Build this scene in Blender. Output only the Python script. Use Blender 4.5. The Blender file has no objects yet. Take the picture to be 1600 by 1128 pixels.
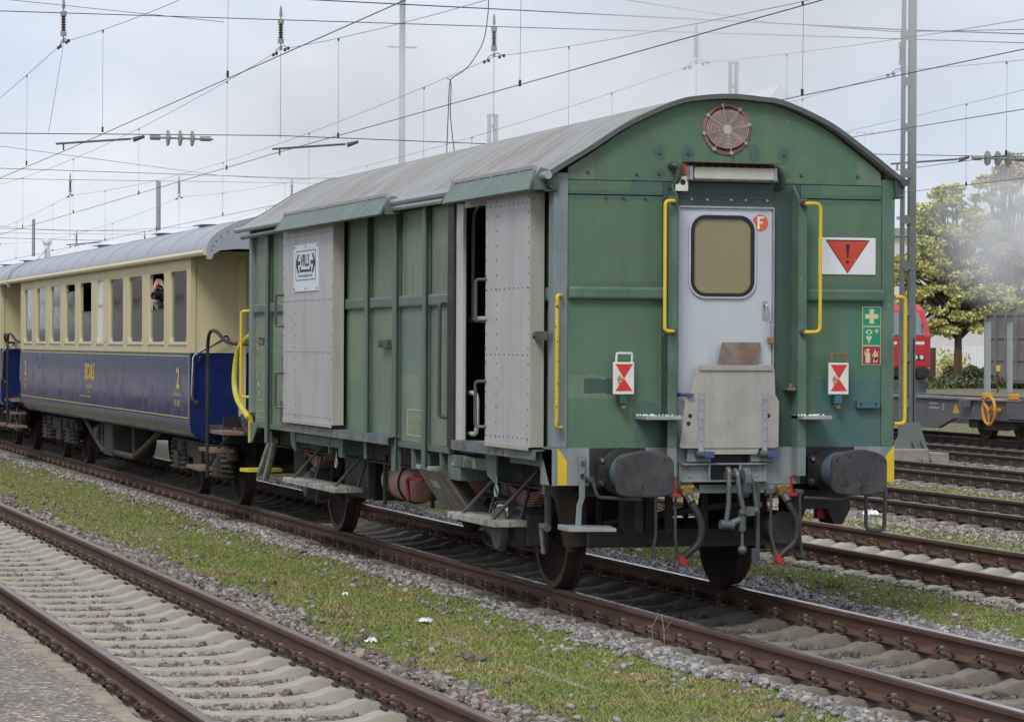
import bpy, bmesh, math, random
import numpy as np
from mathutils import Vector, Matrix
R = math.radians
rnd = random.Random(7)
S = bpy.context.scene
COL = S.collection

# ------------------------------------------------------------------ camera
cam = bpy.data.cameras.new('camera'); co = bpy.data.objects.new('photo_camera', cam); COL.objects.link(co)
yaw, pitch, roll = .2893, -.0055, .0051
fw = Vector((-math.cos(yaw)*math.cos(pitch), math.sin(yaw)*math.cos(pitch), math.sin(pitch)))
rt = fw.cross(Vector((0, 0, 1))).normalized(); up = rt.cross(fw)
rt2 = rt*math.cos(roll) + up*math.sin(roll); up2 = up*math.cos(roll) - rt*math.sin(roll)
M = Matrix((rt2, up2, -fw)).transposed().to_4x4(); M.translation = Vector((21.86, -8.259, 2.036))
co.matrix_world = M
cam.sensor_fit = 'HORIZONTAL'; cam.sensor_width = 36; cam.lens = 4649.6/1600*36; cam.clip_end = 3000; cam.clip_start = .5
S.camera = co

# ------------------------------------------------------------------ sky and sun (bright overcast with blue gaps)
SUN_EL, SUN_AZ = 48, -38         # azimuth measured from +x towards +y
wd = bpy.data.worlds.new('World'); S.world = wd; wd.use_nodes = True
nt = wd.node_tree; nt.nodes.clear(); L = nt.links.new
out = nt.nodes.new('ShaderNodeOutputWorld'); bg = nt.nodes.new('ShaderNodeBackground'); bg.inputs['Strength'].default_value = .1
sky = nt.nodes.new('ShaderNodeTexSky'); sky.sky_type = 'NISHITA'; sky.sun_disc = False
sky.sun_elevation = R(SUN_EL); sky.sun_rotation = R(90-SUN_AZ)
tc = nt.nodes.new('ShaderNodeTexCoord')
mp = nt.nodes.new('ShaderNodeMapping'); mp.inputs['Scale'].default_value = (1, 1, 2.6); mp.inputs['Location'].default_value = (7.7, 1.1, .15)
L(tc.outputs['Generated'], mp.inputs['Vector'])
n1 = nt.nodes.new('ShaderNodeTexNoise'); n1.inputs['Scale'].default_value = 5.5; n1.inputs['Detail'].default_value = 6; n1.inputs['Roughness'].default_value = .5
L(mp.outputs[0], n1.inputs['Vector'])
r1 = nt.nodes.new('ShaderNodeValToRGB'); r1.color_ramp.elements[0].position = .4; r1.color_ramp.elements[1].position = .58
r1.color_ramp.elements[0].color = (.52, .52, .52, 1); L(n1.outputs['Fac'], r1.inputs[0])
n2 = nt.nodes.new('ShaderNodeTexNoise'); n2.inputs['Scale'].default_value = 9; n2.inputs['Detail'].default_value = 5
L(mp.outputs[0], n2.inputs['Vector'])
r2 = nt.nodes.new('ShaderNodeValToRGB'); r2.color_ramp.elements[0].position = .3; r2.color_ramp.elements[1].position = .7
r2.color_ramp.elements[0].color = (5.5, 5.95, 6.75, 1); r2.color_ramp.elements[1].color = (6.75, 6.95, 7.4, 1); L(n2.outputs['Fac'], r2.inputs[0])
hs = nt.nodes.new('ShaderNodeMixRGB'); hs.blend_type = 'MIX'; hs.inputs[0].default_value = .7; hs.inputs[2].default_value = (3.8, 4.8, 6.5, 1)
L(sky.outputs[0], hs.inputs[1])
mx = nt.nodes.new('ShaderNodeMixRGB'); L(r1.outputs[0], mx.inputs[0]); L(hs.outputs[0], mx.inputs[1]); L(r2.outputs[0], mx.inputs[2])
L(mx.outputs[0], bg.inputs[0]); L(bg.outputs[0], out.inputs[0])
sun = bpy.data.lights.new('sun', 'SUN'); so = bpy.data.objects.new('sun', sun); COL.objects.link(so)
sun.energy = 1.5; sun.angle = R(22); sun.color = (1, .96, .9)
sd = Vector((math.cos(R(SUN_EL))*math.cos(R(SUN_AZ)), math.cos(R(SUN_EL))*math.sin(R(SUN_AZ)), math.sin(R(SUN_EL))))
so.rotation_euler = (-sd).to_track_quat('-Z', 'Y').to_euler(); so.location = (10, -20, 30)
S.view_settings.view_transform = 'Standard'; S.view_settings.look = 'None'; S.view_settings.gamma = 1; S.view_settings.exposure = .42
S.view_settings.use_curve_mapping = False
S.render.engine = 'CYCLES'; S.cycles.max_bounces = 6; S.cycles.volume_step_rate = 3; S.cycles.volume_bounces = 2

# ------------------------------------------------------------------ materials
MATS = {}
def ramp(nt, src, stops):
    r = nt.nodes.new('ShaderNodeValToRGB'); e = r.color_ramp.elements
    while len(e) < len(stops): e.new(.5)
    for el, (p, c) in zip(e, stops):
        el.position = p; el.color = (c, c, c, 1) if isinstance(c, (int, float)) else (*c, 1)
    nt.links.new(src, r.inputs[0]); return r.outputs[0]
def noise(nt, vec, scale, detail=4, rough=.6, stretch=None, loc=None):
    if stretch or loc:
        m = nt.nodes.new('ShaderNodeMapping')
        if stretch: m.inputs['Scale'].default_value = stretch
        if loc: m.inputs['Location'].default_value = loc
        nt.links.new(vec, m.inputs[0]); vec = m.outputs[0]
    n = nt.nodes.new('ShaderNodeTexNoise'); n.inputs['Scale'].default_value = scale; n.inputs['Detail'].default_value = detail
    n.inputs['Roughness'].default_value = rough; nt.links.new(vec, n.inputs['Vector']); return n.outputs['Fac']
def mixc(nt, fac, a, b, mode='MIX'):
    m = nt.nodes.new('ShaderNodeMixRGB'); m.blend_type = mode
    for i, x in ((0, fac), (1, a), (2, b)):
        if hasattr(x, 'is_linked') or hasattr(x, 'links'): nt.links.new(x, m.inputs[i])
        elif isinstance(x, (int, float)): m.inputs[i].default_value = x if i == 0 else (x, x, x, 1)
        else: m.inputs[i].default_value = (*x, 1)
    return m.outputs[0]
def math_(nt, op, a, b=None, clamp=False):
    m = nt.nodes.new('ShaderNodeMath'); m.operation = op; m.use_clamp = clamp
    for i, x in ((0, a), (1, b)):
        if x is None: continue
        if isinstance(x, (int, float)): m.inputs[i].default_value = x
        else: nt.links.new(x, m.inputs[i])
    return m.outputs[0]
def mat(name, col, rough=.6, metal=0., var=.18, vs=3., streak=0., streakcol=None, dirt=None, spots=None, island=0., bump=0., bscale=40., patches=None, ior=1.45, emit=None, spec=.5):
    """weathered procedural paint/metal/stone: col base; var tonal noise; streak vertical run marks; dirt=(colour, amount, scale);
    spots=(colour, density, scale) chips; patches=[(ymin,ymax,zmin,zmax,colour)] repainted areas in the thing's own y-z plane"""
    m = bpy.data.materials.new(name); m.use_nodes = True; t = m.node_tree; b = t.nodes['Principled BSDF']
    b.inputs['Metallic'].default_value = metal; b.inputs['IOR'].default_value = ior; b.inputs['Specular IOR Level'].default_value = spec
    tcn = t.nodes.new('ShaderNodeTexCoord'); v = tcn.outputs['Object']
    c = col
    if patches:
        sx = t.nodes.new('ShaderNodeSeparateXYZ'); t.links.new(v, sx.inputs[0])
        w = math_(t, 'MULTIPLY', math_(t, 'SUBTRACT', noise(t, v, 9, 3), .5), .05)
        for (ax, y0, y1, z0, z1, pc) in patches:
            yy = math_(t, 'ADD', sx.outputs[ax], w); zz = math_(t, 'ADD', sx.outputs['Z'], w)
            k = None
            for s, lim, op in ((yy, y0, 'GREATER_THAN'), (yy, y1, 'LESS_THAN'), (zz, z0, 'GREATER_THAN'), (zz, z1, 'LESS_THAN')):
                g = math_(t, op, s, lim); k = g if k is None else math_(t, 'MULTIPLY', k, g)
            c = mixc(t, math_(t, 'MULTIPLY', k, .85), c, pc)
    if island:
        g = t.nodes.new('ShaderNodeNewGeometry')
        c = mixc(t, 1., c, ramp(t, g.outputs['Random Per Island'], [(0, 1-island), (1, 1+island)]), 'MULTIPLY')
    if var:
        c = mixc(t, 1., c, ramp(t, noise(t, v, vs, 6, .65), [(.25, 1-var), (.75, 1+var)]), 'MULTIPLY')
    if streak:
        sc = streakcol or tuple(x*.45 for x in col)
        c = mixc(t, ramp(t, noise(t, v, 1.6, 5, .7, (7, 7, .45)), [(.42, 0), (.75, streak)]), c, sc)
    if dirt:
        dc, da, ds = dirt
        c = mixc(t, ramp(t, noise(t, v, ds, 7, .7, None, (3, 1, 5)), [(.45, 0), (.72, da)]), c, dc)
    if spots:
        pc, pd, ps = spots
        c = mixc(t, ramp(t, noise(t, v, ps, 3, .6, None, (9, 2, 4)), [(1-pd-.03, 0), (1-pd, .9)]), c, pc)
    if hasattr(c, 'links'): t.links.new(c, b.inputs['Base Color'])
    else: b.inputs['Base Color'].default_value = (*c, 1)
    t.links.new(ramp(t, noise(t, v, vs*2, 4), [(.3, max(.02, rough-.1)), (.7, min(1, rough+.1))]), b.inputs['Roughness'])
    if bump:
        bn = t.nodes.new('ShaderNodeBump'); bn.inputs['Strength'].default_value = bump; bn.inputs['Distance'].default_value = .01
        t.links.new(noise(t, v, bscale, 4), bn.inputs['Height']); t.links.new(bn.outputs[0], b.inputs['Normal'])
    if emit: b.inputs['Emission Color'].default_value = (*emit[0], 1); b.inputs['Emission Strength'].default_value = emit[1]
    MATS[name] = m; return m

RUST = (.12, .05, .025)
GREEN, TEAL, GREY = (.095, .178, .105), (.055, .135, .145), (.24, .27, .28)
mat('green', GREEN, .5, var=.2, vs=1.3, streak=.35, streakcol=(.07, .16, .11), dirt=((.2, .27, .2), .3, 2.), spots=((.03, .05, .035), .26, 22), bump=.05, bscale=3)
mat('green_side', (.155, .235, .15), .5, var=.22, vs=1.2, streak=.7, streakcol=(.22, .245, .19), dirt=((.12, .165, .145), .6, 1.1), spots=((.05, .06, .045), .27, 22), bump=.16, bscale=1.8,
    patches=[('X', .97, 1.94, 1.0, 2.38, (.125, .19, .165)), ('X', .99, 1.6, 1.0, 1.76, (.18, .235, .175)), ('X', 2.02, 2.8, 1.0, 2.38, (.15, .205, .165)), ('X', 2.05, 2.75, 1.0, 1.74, (.19, .225, .17)), ('X', -.15, .86, 1.0, 1.8, (.13, .205, .135)), ('X', -1.4, -.2, 1.0, 1.68, (.125, .215, .135)), ('X', -5.7, -4.9, 2.0, 3.3, (.2, .215, .175)), ('X', 1.05, 1.15, 2.45, 2.86, (.11, .18, .125)), ('X', 1.32, 1.4, 2.45, 2.8, (.11, .18, .125)), ('X', 2.15, 2.6, 2.5, 2.9, (.12, .19, .13))])
mat('green_end', GREEN, .5, var=.16, vs=1.6, streak=.5, streakcol=(.07, .135, .095), dirt=((.12, .135, .085), .4, 3.2), spots=((.5, .55, .48), .265, 60), bump=.16, bscale=1.8,
    patches=[('Y', .745, 1.31, 1.2, 1.78, TEAL), ('Y', 1.02, 1.31, 1.78, 2.5, (.06, .17, .125)), ('Y', -.75, -.5, 1.2, 1.5, (.06, .14, .1)), ('Y', -1.31, -.93, 1.63, 1.805, (.15, .215, .145)), ('Y', -1.17, -.93, 1.665, 1.778, (.03, .06, .055)), ('Y', -.8, .8, 3.19, 3.32, (.06, .13, .11)), ('Y', -1.32, 1.32, 3.2, 3.232, (.06, .125, .09)), ('Y', -1.32, 1.32, 3.155, 3.2, (.065, .13, .095)), ('Y', -1.32, 1.32, 2.48, 2.53, (.085, .14, .1)), ('Y', -1.32, -1.1, 3.31, 3.5, (.16, .22, .17)), ('Y', 1.1, 1.32, 3.31, 3.5, (.16, .22, .17))])
mat('green_dark', (.042, .085, .07), .5, var=.25, vs=3, streak=.4, streakcol=(.09, .1, .08), spots=((.2, .14, .07), .29, 14), bump=.1, bscale=3)
mat('green_post', (.085, .16, .108), .5, var=.25, vs=3, streak=.4, spots=((.4, .4, .18), .27, 18), dirt=((.15, .2, .19), .5, 3))
mat('green_teal', (.098, .145, .118), .5, var=.25, vs=2.5, streak=.4, streakcol=(.2, .23, .21), spots=((.5, .52, .45), .26, 25))
mat('teal', TEAL, .5, var=.2, vs=3, spots=((.02, .03, .03), .25, 30))
mat('grey_blue', GREY, .5, var=.2, vs=2.5, streak=.5, streakcol=(.13, .13, .12), spots=((.08, .06, .05), .25, 25), dirt=((.35, .36, .33), .5, 2))
mat('corner_grey', (.2, .235, .245), .5, var=.2, vs=3, streak=.5, streakcol=(.14, .17, .17), dirt=((.11, .2, .16), .5, 2.2), spots=((.08, .07, .06), .26, 25))
mat('roof', (.29, .3, .3), .75, var=.12, vs=2, dirt=((.27, .22, .19), .6, 1.0), bump=.12, bscale=5)
mat('roof_rim', (.1, .11, .105), .7, var=.2)
mat('alu', (.46, .455, .455), .5, .1, var=.1, vs=1.4, streak=.5, streakcol=(.3, .29, .29), dirt=((.48, .48, .5), .4, 1.7), spots=((.2, .19, .18), .25, 24), bump=.12, bscale=2)
mat('alu_edge', (.4, .385, .33), .55, var=.1, vs=2, streak=.3)
mat('end_door', (.5, .54, .57), .42, .05, var=.05, vs=2, streak=.2, streakcol=(.4, .43, .45), spots=((.2, .2, .2), .22, 30), bump=.03, bscale=3)
mat('plate', (.4, .38, .35), .55, .1, var=.12, vs=4, dirt=((.3, .27, .23), .55, 3), spots=((.15, .12, .1), .22, 30), streak=.25)
mat('rusty', (.13, .085, .06), .8, var=.35, vs=9, dirt=((.3, .27, .25), .5, 5), bump=.2)
mat('rust', (.1, .05, .032), .85, var=.35, vs=9, dirt=((.16, .1, .07), .5, 5), bump=.2)
mat('spring', (.25, .14, .105), .8, var=.25, vs=8, dirt=((.08, .06, .05), .6, 5))
mat('black', (.018, .018, .02), .5, var=.3, vs=5, dirt=((.06, .055, .05), .5, 4))
mat('underframe', (.042, .036, .032), .7, var=.4, vs=4, dirt=((.13, .1, .08), .6, 3.5), spots=((.012, .011, .01), .36, 8), bump=.15)
mat('axlebox', (.085, .09, .1), .5, .2, var=.3, vs=6, dirt=((.09, .07, .06), .5, 6))
mat('buffer_face', (.05, .05, .055), .62, .2, var=.45, vs=6, dirt=((.12, .105, .09), .7, 5), spots=((.022, .022, .024), .34, 14), bump=.3, bscale=25)
mat('buffer_blue', (.09, .12, .15), .5, var=.15, vs=8, spots=((.05, .05, .05), .28, 40))
mat('hose', (.025, .027, .03), .55, var=.2)
mat('iron', (.1, .105, .105), .55, .4, var=.3, vs=8, dirt=((.1, .06, .04), .5, 9))
mat('coupling', (.12, .145, .15), .5, .3, var=.25, vs=8, dirt=((.1, .06, .04), .4, 8))
mat('galv', (.38, .4, .42), .45, .4, var=.15, vs=9, dirt=((.2, .17, .15), .4, 7))
mat('steel', (.6, .62, .65), .22, 1., var=.1)
mat('red', (.36, .03, .028), .45, var=.15, vs=9)
mat('marker_red', (.62, .04, .03), .5, var=.08, vs=9)
mat('red_print', (.55, .06, .035), .5, var=.1, vs=9, spots=((.7, .65, .6), .24, 20))
mat('orange_disc', (.65, .13, .06), .5, var=.08, vs=9)
mat('dark_print', (.03, .03, .035), .5, var=.1)
mat('yellow', (.68, .48, .03), .45, var=.1, vs=6, spots=((.1, .06, .03), .28, 20))
mat('yellow_worn', (.62, .42, .03), .5, var=.1, vs=6, spots=((.03, .02, .015), .36, 26))
mat('yellow_green', (.55, .5, .05), .5, var=.2, vs=8, spots=((.2, .2, .1), .3, 15))
mat('white_paint', (.72, .74, .75), .5, var=.06, vs=5, spots=((.35, .3, .27), .25, 20))
mat('white_rusty', (.7, .69, .64), .5, var=.08, vs=8, spots=((.35, .15, .05), .33, 14))
mat('print_yellow', (.5, .48, .2), .6, var=.2, vs=30)
mat('board_white', (.66, .72, .78), .4, var=.04, vs=3)
mat('sign_green', (.015, .25, .15), .5, var=.06)
mat('sign_red', (.33, .03, .055), .5, var=.06)
mat('sign_cream', (.62, .56, .3), .5, var=.05)
mat('window_blind', (.25, .2, .1), .1, var=.06, vs=2, spec=.8)
mat('rubber', (.015, .015, .017), .5, var=.2)
mat('lamp_lens', (.52, .5, .42), .35, var=.08, vs=6)
mat('orange_rust', (.42, .09, .04), .7, var=.3, vs=12)
mat('fan_rust', (.27, .13, .1), .7, var=.25, vs=14)
mat('fan_grille', (.5, .42, .36), .55, .0, var=.2, vs=14)
mat('pink', (.46, .25, .2), .5, var=.1, vs=4, dirt=((.2, .13, .11), .4, 3))
mat('wood', (.36, .345, .31), .85, var=.35, vs=4, dirt=((.07, .06, .045), .8, 6), spots=((.05, .045, .035), .36, 13), bump=.3, bscale=25)
mat('peeling_paint', (.09, .14, .125), .6, var=.25, vs=4, spots=((.42, .4, .24), .42, 7), dirt=((.13, .08, .05), .5, 9))
mat('worn_track', (.12, .15, .165), .55, .2, var=.3, vs=5, spots=((.14, .075, .045), .4, 8), dirt=((.26, .28, .28), .6, 4))
mat('wood_dark', (.12, .105, .09), .85, var=.3, vs=5, dirt=((.2, .19, .17), .5, 5), bump=.3)
mat('brass', (.3, .19, .07), .5, .6, var=.25, vs=12)
mat('blue_stop', (.05, .09, .22), .5, var=.2, vs=9)
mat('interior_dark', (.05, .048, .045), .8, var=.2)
mat('interior_white', (.5, .5, .48), .5, var=.05)
mat('wheel', (.035, .022, .018), .75, var=.3, vs=6, dirt=((.075, .045, .035), .5, 4), bump=.1)
mat('wheel_rim', (.08, .05, .04), .5, .3, var=.25, vs=7)
# coach
mat('cream', (.6, .53, .31), .42, var=.06, vs=2, streak=.2, streakcol=(.4, .35, .22))
mat('coach_blue', (.02, .035, .14), .14, var=.1, vs=2, ior=1.9, spec=.6, bump=.012, bscale=1.5)
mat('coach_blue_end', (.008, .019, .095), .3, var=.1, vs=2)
mat('coach_roof', (.36, .38, .42), .5, .1, var=.07, vs=2, streak=.1)
mat('vent_white', (.62, .65, .7), .5, var=.06)
mat('coach_yellow', (.6, .45, .07), .5, var=.05)
mat('coach_glass', (.035, .037, .037), .02, var=0, ior=3., spec=.7)
mat('sill_white', (.6, .6, .55), .5, var=.06)
mat('step_wood', (.2, .125, .09), .75, var=.3, vs=6)
mat('skin', (.75, .47, .38), .5, var=.05)
mat('shirt', (.45, .43, .37), .8, var=.1)
mat('dark_cloth', (.03, .03, .035), .8, var=.1)
mat('hair', (.1, .08, .06), .8, var=.2)
# track and ground
mat('rail_web', (.105, .058, .04), .8, var=.3, vs=2.5, dirt=((.12, .065, .045), .5, 6), bump=.1)
mat('rail_web_dark', (.05, .034, .03), .8, var=.3, vs=2.5, dirt=((.08, .05, .04), .5, 6))
mat('rail_top', (.4, .4, .42), .28, .9, var=.15, vs=3)
mat('rail_top_dull', (.23, .17, .145), .45, .5, var=.25, vs=3, dirt=((.3, .29, .29), .6, 2))
mat('fastening', (.075, .04, .028), .85, var=.3, vs=20)
mat('bolt_grey', (.23, .2, .17), .7, .2, var=.3, vs=20)
mat('concrete', (.38, .35, .285), .9, var=.15, vs=5, dirt=((.2, .175, .14), .55, 4), bump=.2, bscale=60)
mat('concrete_dark', (.2, .175, .145), .9, var=.2, vs=5, dirt=((.09, .075, .06), .7, 3), bump=.2, bscale=60)
mat('concrete_pale', (.43, .4, .33), .9, var=.1, vs=5, dirt=((.3, .27, .22), .5, 4), bump=.2, bscale=60)
mat('foundation', (.3, .28, .25), .9, var=.2, vs=6, dirt=((.15, .14, .11), .6, 4))
mat('mast_green', (.16, .185, .17), .7, var=.2, vs=4, dirt=((.2, .2, .19), .5, 3))
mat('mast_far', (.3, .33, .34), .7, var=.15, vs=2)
mat('wire', (.03, .03, .032), .6, var=0)
mat('porcelain', (.075, .055, .055), .35, var=.1)
mat('insulator_green', (.24, .3, .28), .35, var=.1)
mat('insulator_cap', (.25, .27, .26), .5, .3, var=.1)

def roof_streaks():
    t = MATS['roof'].node_tree; b = t.nodes['Principled BSDF']; src = b.inputs['Base Color'].links[0].from_socket; v = t.nodes['Texture Coordinate'].outputs['Object']
    m = t.nodes.new('ShaderNodeVectorRotate'); m.rotation_type = 'Z_AXIS'; m.inputs['Angle'].default_value = R(-24); t.links.new(v, m.inputs[0])
    c = mixc(t, ramp(t, noise(t, m.outputs[0], 1.5, 5, .7, (4, .5, .5)), [(.48, 0), (.62, .75)]), src, (.22, .15, .11))
    c = mixc(t, ramp(t, noise(t, m.outputs[0], 2.2, 5, .7, (4, .5, .5), (7, 3, 0)), [(.5, 0), (.66, .7)]), c, (.33, .37, .37))
    c = mixc(t, ramp(t, noise(t, m.outputs[0], 3.1, 5, .75, (5, .45, .45), (2, 9, 0)), [(.58, 0), (.68, .8)]), c, (.13, .1, .085)); t.links.new(c, b.inputs['Base Color'])
roof_streaks()
# ------------------------------------------------------------------ mesh helpers
def off_of(o):
    v = Vector((0, 0, 0))
    while o is not None: v += o.location; o = o.parent
    return v
class MB:
    """collects shapes in world coordinates; build() links them as ONE mesh object (under a parent if given)"""
    def __init__(s): s.v = []; s.f = []; s.mi = []; s.cur = 0
    def slot(s, i): s.cur = i; return s
    def add(s, vs, fs):
        o = len(s.v); s.v += [tuple(v) for v in vs]; s.f += [tuple(i+o for i in f) for f in fs]; s.mi += [s.cur]*len(fs); return s
    def box(s, x0, x1, y0, y1, z0, z1):
        return s.add([(x, y, z) for x in (x0, x1) for y in (y0, y1) for z in (z0, z1)], [(0, 1, 3, 2), (4, 6, 7, 5), (0, 4, 5, 1), (2, 3, 7, 6), (0, 2, 6, 4), (1, 5, 7, 3)])
    def prism(s, poly, ax, a, b):
        n = len(poly)
        def P(p, d): return (d, p[0], p[1]) if ax == 'x' else (p[0], d, p[1]) if ax == 'y' else (p[0], p[1], d)
        return s.add([P(p, a) for p in poly]+[P(p, b) for p in poly], [tuple(range(n)), tuple(range(2*n-1, n-1, -1))]+[(i, i+n, (i+1) % n+n, (i+1) % n) for i in range(n)])
    def hexa(s, a, b):   # two quads of 3d points
        return s.add(list(a)+list(b), [(0, 1, 2, 3), (7, 6, 5, 4)]+[(i, i+4, (i+1) % 4+4, (i+1) % 4) for i in range(4)])
    def tube(s, pts, r, n=8, closed=False):
        pts = [Vector(p) for p in pts]; m = len(pts); rs = r if isinstance(r, (list, tuple)) else [r]*m
        d0 = (pts[1]-pts[0]).normalized(); u = d0.orthogonal().normalized(); vs = []
        for i, p in enumerate(pts):
            a = pts[(i+1) % m] if (i < m-1 or closed) else p; b = pts[i-1] if (i > 0 or closed) else p
            t = (a-b).normalized() if (a-b).length > 1e-9 else d0
            u = (u-t*u.dot(t)); u = u.normalized() if u.length > 1e-6 else t.orthogonal().normalized(); w = t.cross(u)
            k = 1.
            if 0 < i < m-1 or closed:
                c = (a-p).normalized().dot((p-b).normalized()); k = 1/max(.6, math.sqrt(max(0, (1+c)/2)))
            for j in range(n):
                an = 2*math.pi*j/n; vs.append(p+(u*math.cos(an)+w*math.sin(an))*rs[i]*k)
        fs = []
        for i in range(m if closed else m-1):
            i2 = (i+1) % m
            for j in range(n): fs.append((i*n+j, i*n+(j+1) % n, i2*n+(j+1) % n, i2*n+j))
        if not closed: fs += [tuple(range(n))[::-1], tuple(range((m-1)*n, m*n))]
        return s.add(vs, fs)
    def cyl(s, a, b, r, r2=None, n=14): return s.tube([a, b], [r, r if r2 is None else r2], n)
    def lathe(s, prof, c, ax, n=28, a0=0, a1=2*math.pi):
        """prof: list of (radius, distance along axis)"""
        full = abs(a1-a0) > 6.28; k = n if full else n+1; vs = []
        for (r, d) in prof:
            for j in range(k):
                an = a0+(a1-a0)*j/n; p, q = r*math.cos(an), r*math.sin(an)
                v = (d, p, q) if ax == 'x' else (p, d, q) if ax == 'y' else (p, q, d)
                vs.append((v[0]+c[0], v[1]+c[1], v[2]+c[2]))
        fs = []
        for i in range(len(prof)-1):
            for j in range(n): fs.append((i*k+j, i*k+(j+1) % k, (i+1)*k+(j+1) % k, (i+1)*k+j))
        return s.add(vs, fs)
    def ball(s, c, r, n=10):
        return s.lathe([(max(1e-4, r*math.sin(math.pi*i/n)), -r*math.cos(math.pi*i/n)) for i in range(n+1)], c, 'z', n)
    def build(s, name, m, parent=None, smooth=False, bev=0, loc=None, fix=True, **kw):
        off = off_of(parent) if parent is not None else Vector((0, 0, 0))
        if loc is not None: off = off+Vector(loc)
        me = bpy.data.meshes.new(name)
        me.from_pydata([(v[0]-off[0], v[1]-off[1], v[2]-off[2]) for v in s.v], [], s.f)
        ms = m if isinstance(m, (list, tuple)) else [m]
        for x in ms: me.materials.append(MATS[x])
        if len(ms) > 1: me.polygons.foreach_set('material_index', s.mi)
        if fix:
            bm = bmesh.new(); bm.from_mesh(me); bmesh.ops.recalc_face_normals(bm, faces=bm.faces[:]); bm.to_mesh(me); bm.free()
        if smooth:
            me.polygons.foreach_set('use_smooth', [True]*len(me.polygons)); me.set_sharp_from_angle(angle=R(42))
        o = bpy.data.objects.new(name, me); COL.objects.link(o); o.parent = parent
        if loc is not None: o.location = loc
        if bev:
            b = o.modifiers.new('edge', 'BEVEL'); b.width = bev; b.segments = 2; b.limit_method = 'ANGLE'; b.angle_limit = R(40)
        for k, x in kw.items(): o[k] = x
        return o
def thing(name, label, cat, loc=(0, 0, 0), group=None):
    o = bpy.data.objects.new(name, None); COL.objects.link(o); o.location = loc; o.empty_display_size = .2
    o['label'] = label; o['category'] = cat
    if group: o['group'] = group
    return o
def ground_piece(name, loc=(0, 0, 0)):
    o = bpy.data.objects.new(name, None); COL.objects.link(o); o.location = loc; o['kind'] = 'structure'; return o
def box(name, m, parent, x0, x1, y0, y1, z0, z1, bev=0, **kw): return MB().box(x0, x1, y0, y1, z0, z1).build(name, m, parent, bev=bev, **kw)
def clone(o, parent=None, loc=None, name=None):
    c = o.copy(); COL.objects.link(c)
    if parent is not None: c.parent = parent
    if loc is not None: c.location = loc
    return c
def clone_tree(o, loc):
    c = clone(o, None, loc); c.parent = None
    for ch in list(o.children):
        d = clone(ch, c)
        for g in list(ch.children): clone(g, d)
    return c
def arc(c, r, a0, a1, n, plane='xz', other=0):
    o = []
    for i in range(n+1):
        a = R(a0+(a1-a0)*i/n); p, q = c[0]+r*math.cos(a), c[1]+r*math.sin(a)
        o.append((p, other, q) if plane == 'xz' else (other, p, q) if plane == 'yz' else (p, q, other))
    return o
def bend(pts, r, n=5):
    """round the corners of a polyline"""
    P = [Vector(p) for p in pts]; out = [P[0]]
    for i in range(1, len(P)-1):
        a, b, c = P[i-1], P[i], P[i+1]; k = min(r, (a-b).length*.49, (c-b).length*.49)
        p, q = b+(a-b).normalized()*k, b+(c-b).normalized()*k
        for j in range(n+1):
            t = j/n; out.append(p*(1-t)**2+b*2*t*(1-t)+q*t*t)
    out.append(P[-1]); return out
def text(name, s, m, parent, origin, size, face='side', sx=1., align='LEFT', bold=0.):
    """flat lettering: 'side' faces -y (reads along +x), 'end' faces +x (reads along +y); origin = baseline point"""
    cu = bpy.data.curves.new(name, 'FONT'); cu.body = s; cu.size = size; cu.align_x = align; cu.resolution_u = 2; cu.space_line = 1.05; cu.offset = bold*size
    t = bpy.data.objects.new(name, cu); me = bpy.data.meshes.new_from_object(t); bpy.data.objects.remove(t); bpy.data.curves.remove(cu)
    me.materials.clear(); me.materials.append(MATS[m])
    off = off_of(parent); O = Vector(origin)-off
    for v in me.vertices:
        a, b = v.co.x*sx, v.co.y
        v.co = (O.x+a, O.y, O.z+b) if face == 'side' else (O.x, O.y+a, O.z+b)
    me.name = name; o = bpy.data.objects.new(name, me); COL.objects.link(o); o.parent = parent; return o
def flat(name, polys, m, parent, face, d, th=.003):
    """thin printed shapes: polys in (x,z) on a side at y=d, or (y,z) on an end at x=d"""
    b = MB()
    for p in polys: b.prism(p, 'y' if face == 'side' else 'x', d, d-th if face == 'side' else d+th)
    return b.build(name, m, parent)
def rect(a0, a1, b0, b1): return [(a0, b0), (a1, b0), (a1, b1), (a0, b1)]
def rrect(a0, a1, b0, b1, r, n=5):
    o = []
    for cx, cy, s in ((a1-r, b0+r, -90), (a1-r, b1-r, 0), (a0+r, b1-r, 90), (a0+r, b0+r, 180)):
        for i in range(n+1):
            a = R(s+90*i/n); o.append((cx+r*math.cos(a), cy+r*math.sin(a)))
    return o
def ring_frame(b, outer, inner, ax, d0, d1):
    n = len(outer)
    def P(p, d): return (d, p[0], p[1]) if ax == 'x' else (p[0], d, p[1])
    vs = [P(p, d) for d in (d0, d1) for ps in (outer, inner) for p in ps]; fs = []
    for i in range(n):
        j = (i+1) % n
        fs += [(i, j, n+j, n+i), (2*n+i, 3*n+i, 3*n+j, 2*n+j), (i, 2*n+i, 2*n+j, j), (n+i, n+j, 3*n+j, 3*n+i)]
    return b.add(vs, fs)
_r = np.random.default_rng(5)
_lat = _r.random((256, 256))
def vnoise(x, y):
    xi, yi = np.floor(x).astype(int), np.floor(y).astype(int); fx, fy = x-xi, y-yi
    fx, fy = fx*fx*(3-2*fx), fy*fy*(3-2*fy)
    g = lambda a, b: _lat[a % 256, b % 256]
    return (g(xi, yi)*(1-fx)+g(xi+1, yi)*fx)*(1-fy)+(g(xi, yi+1)*(1-fx)+g(xi+1, yi+1)*fx)*fy
def fnoise(x, y): return .55*vnoise(x, y)+.3*vnoise(x*2.3+7, y*2.3+3)+.15*vnoise(x*5.1+1, y*5.1+9)
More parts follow.
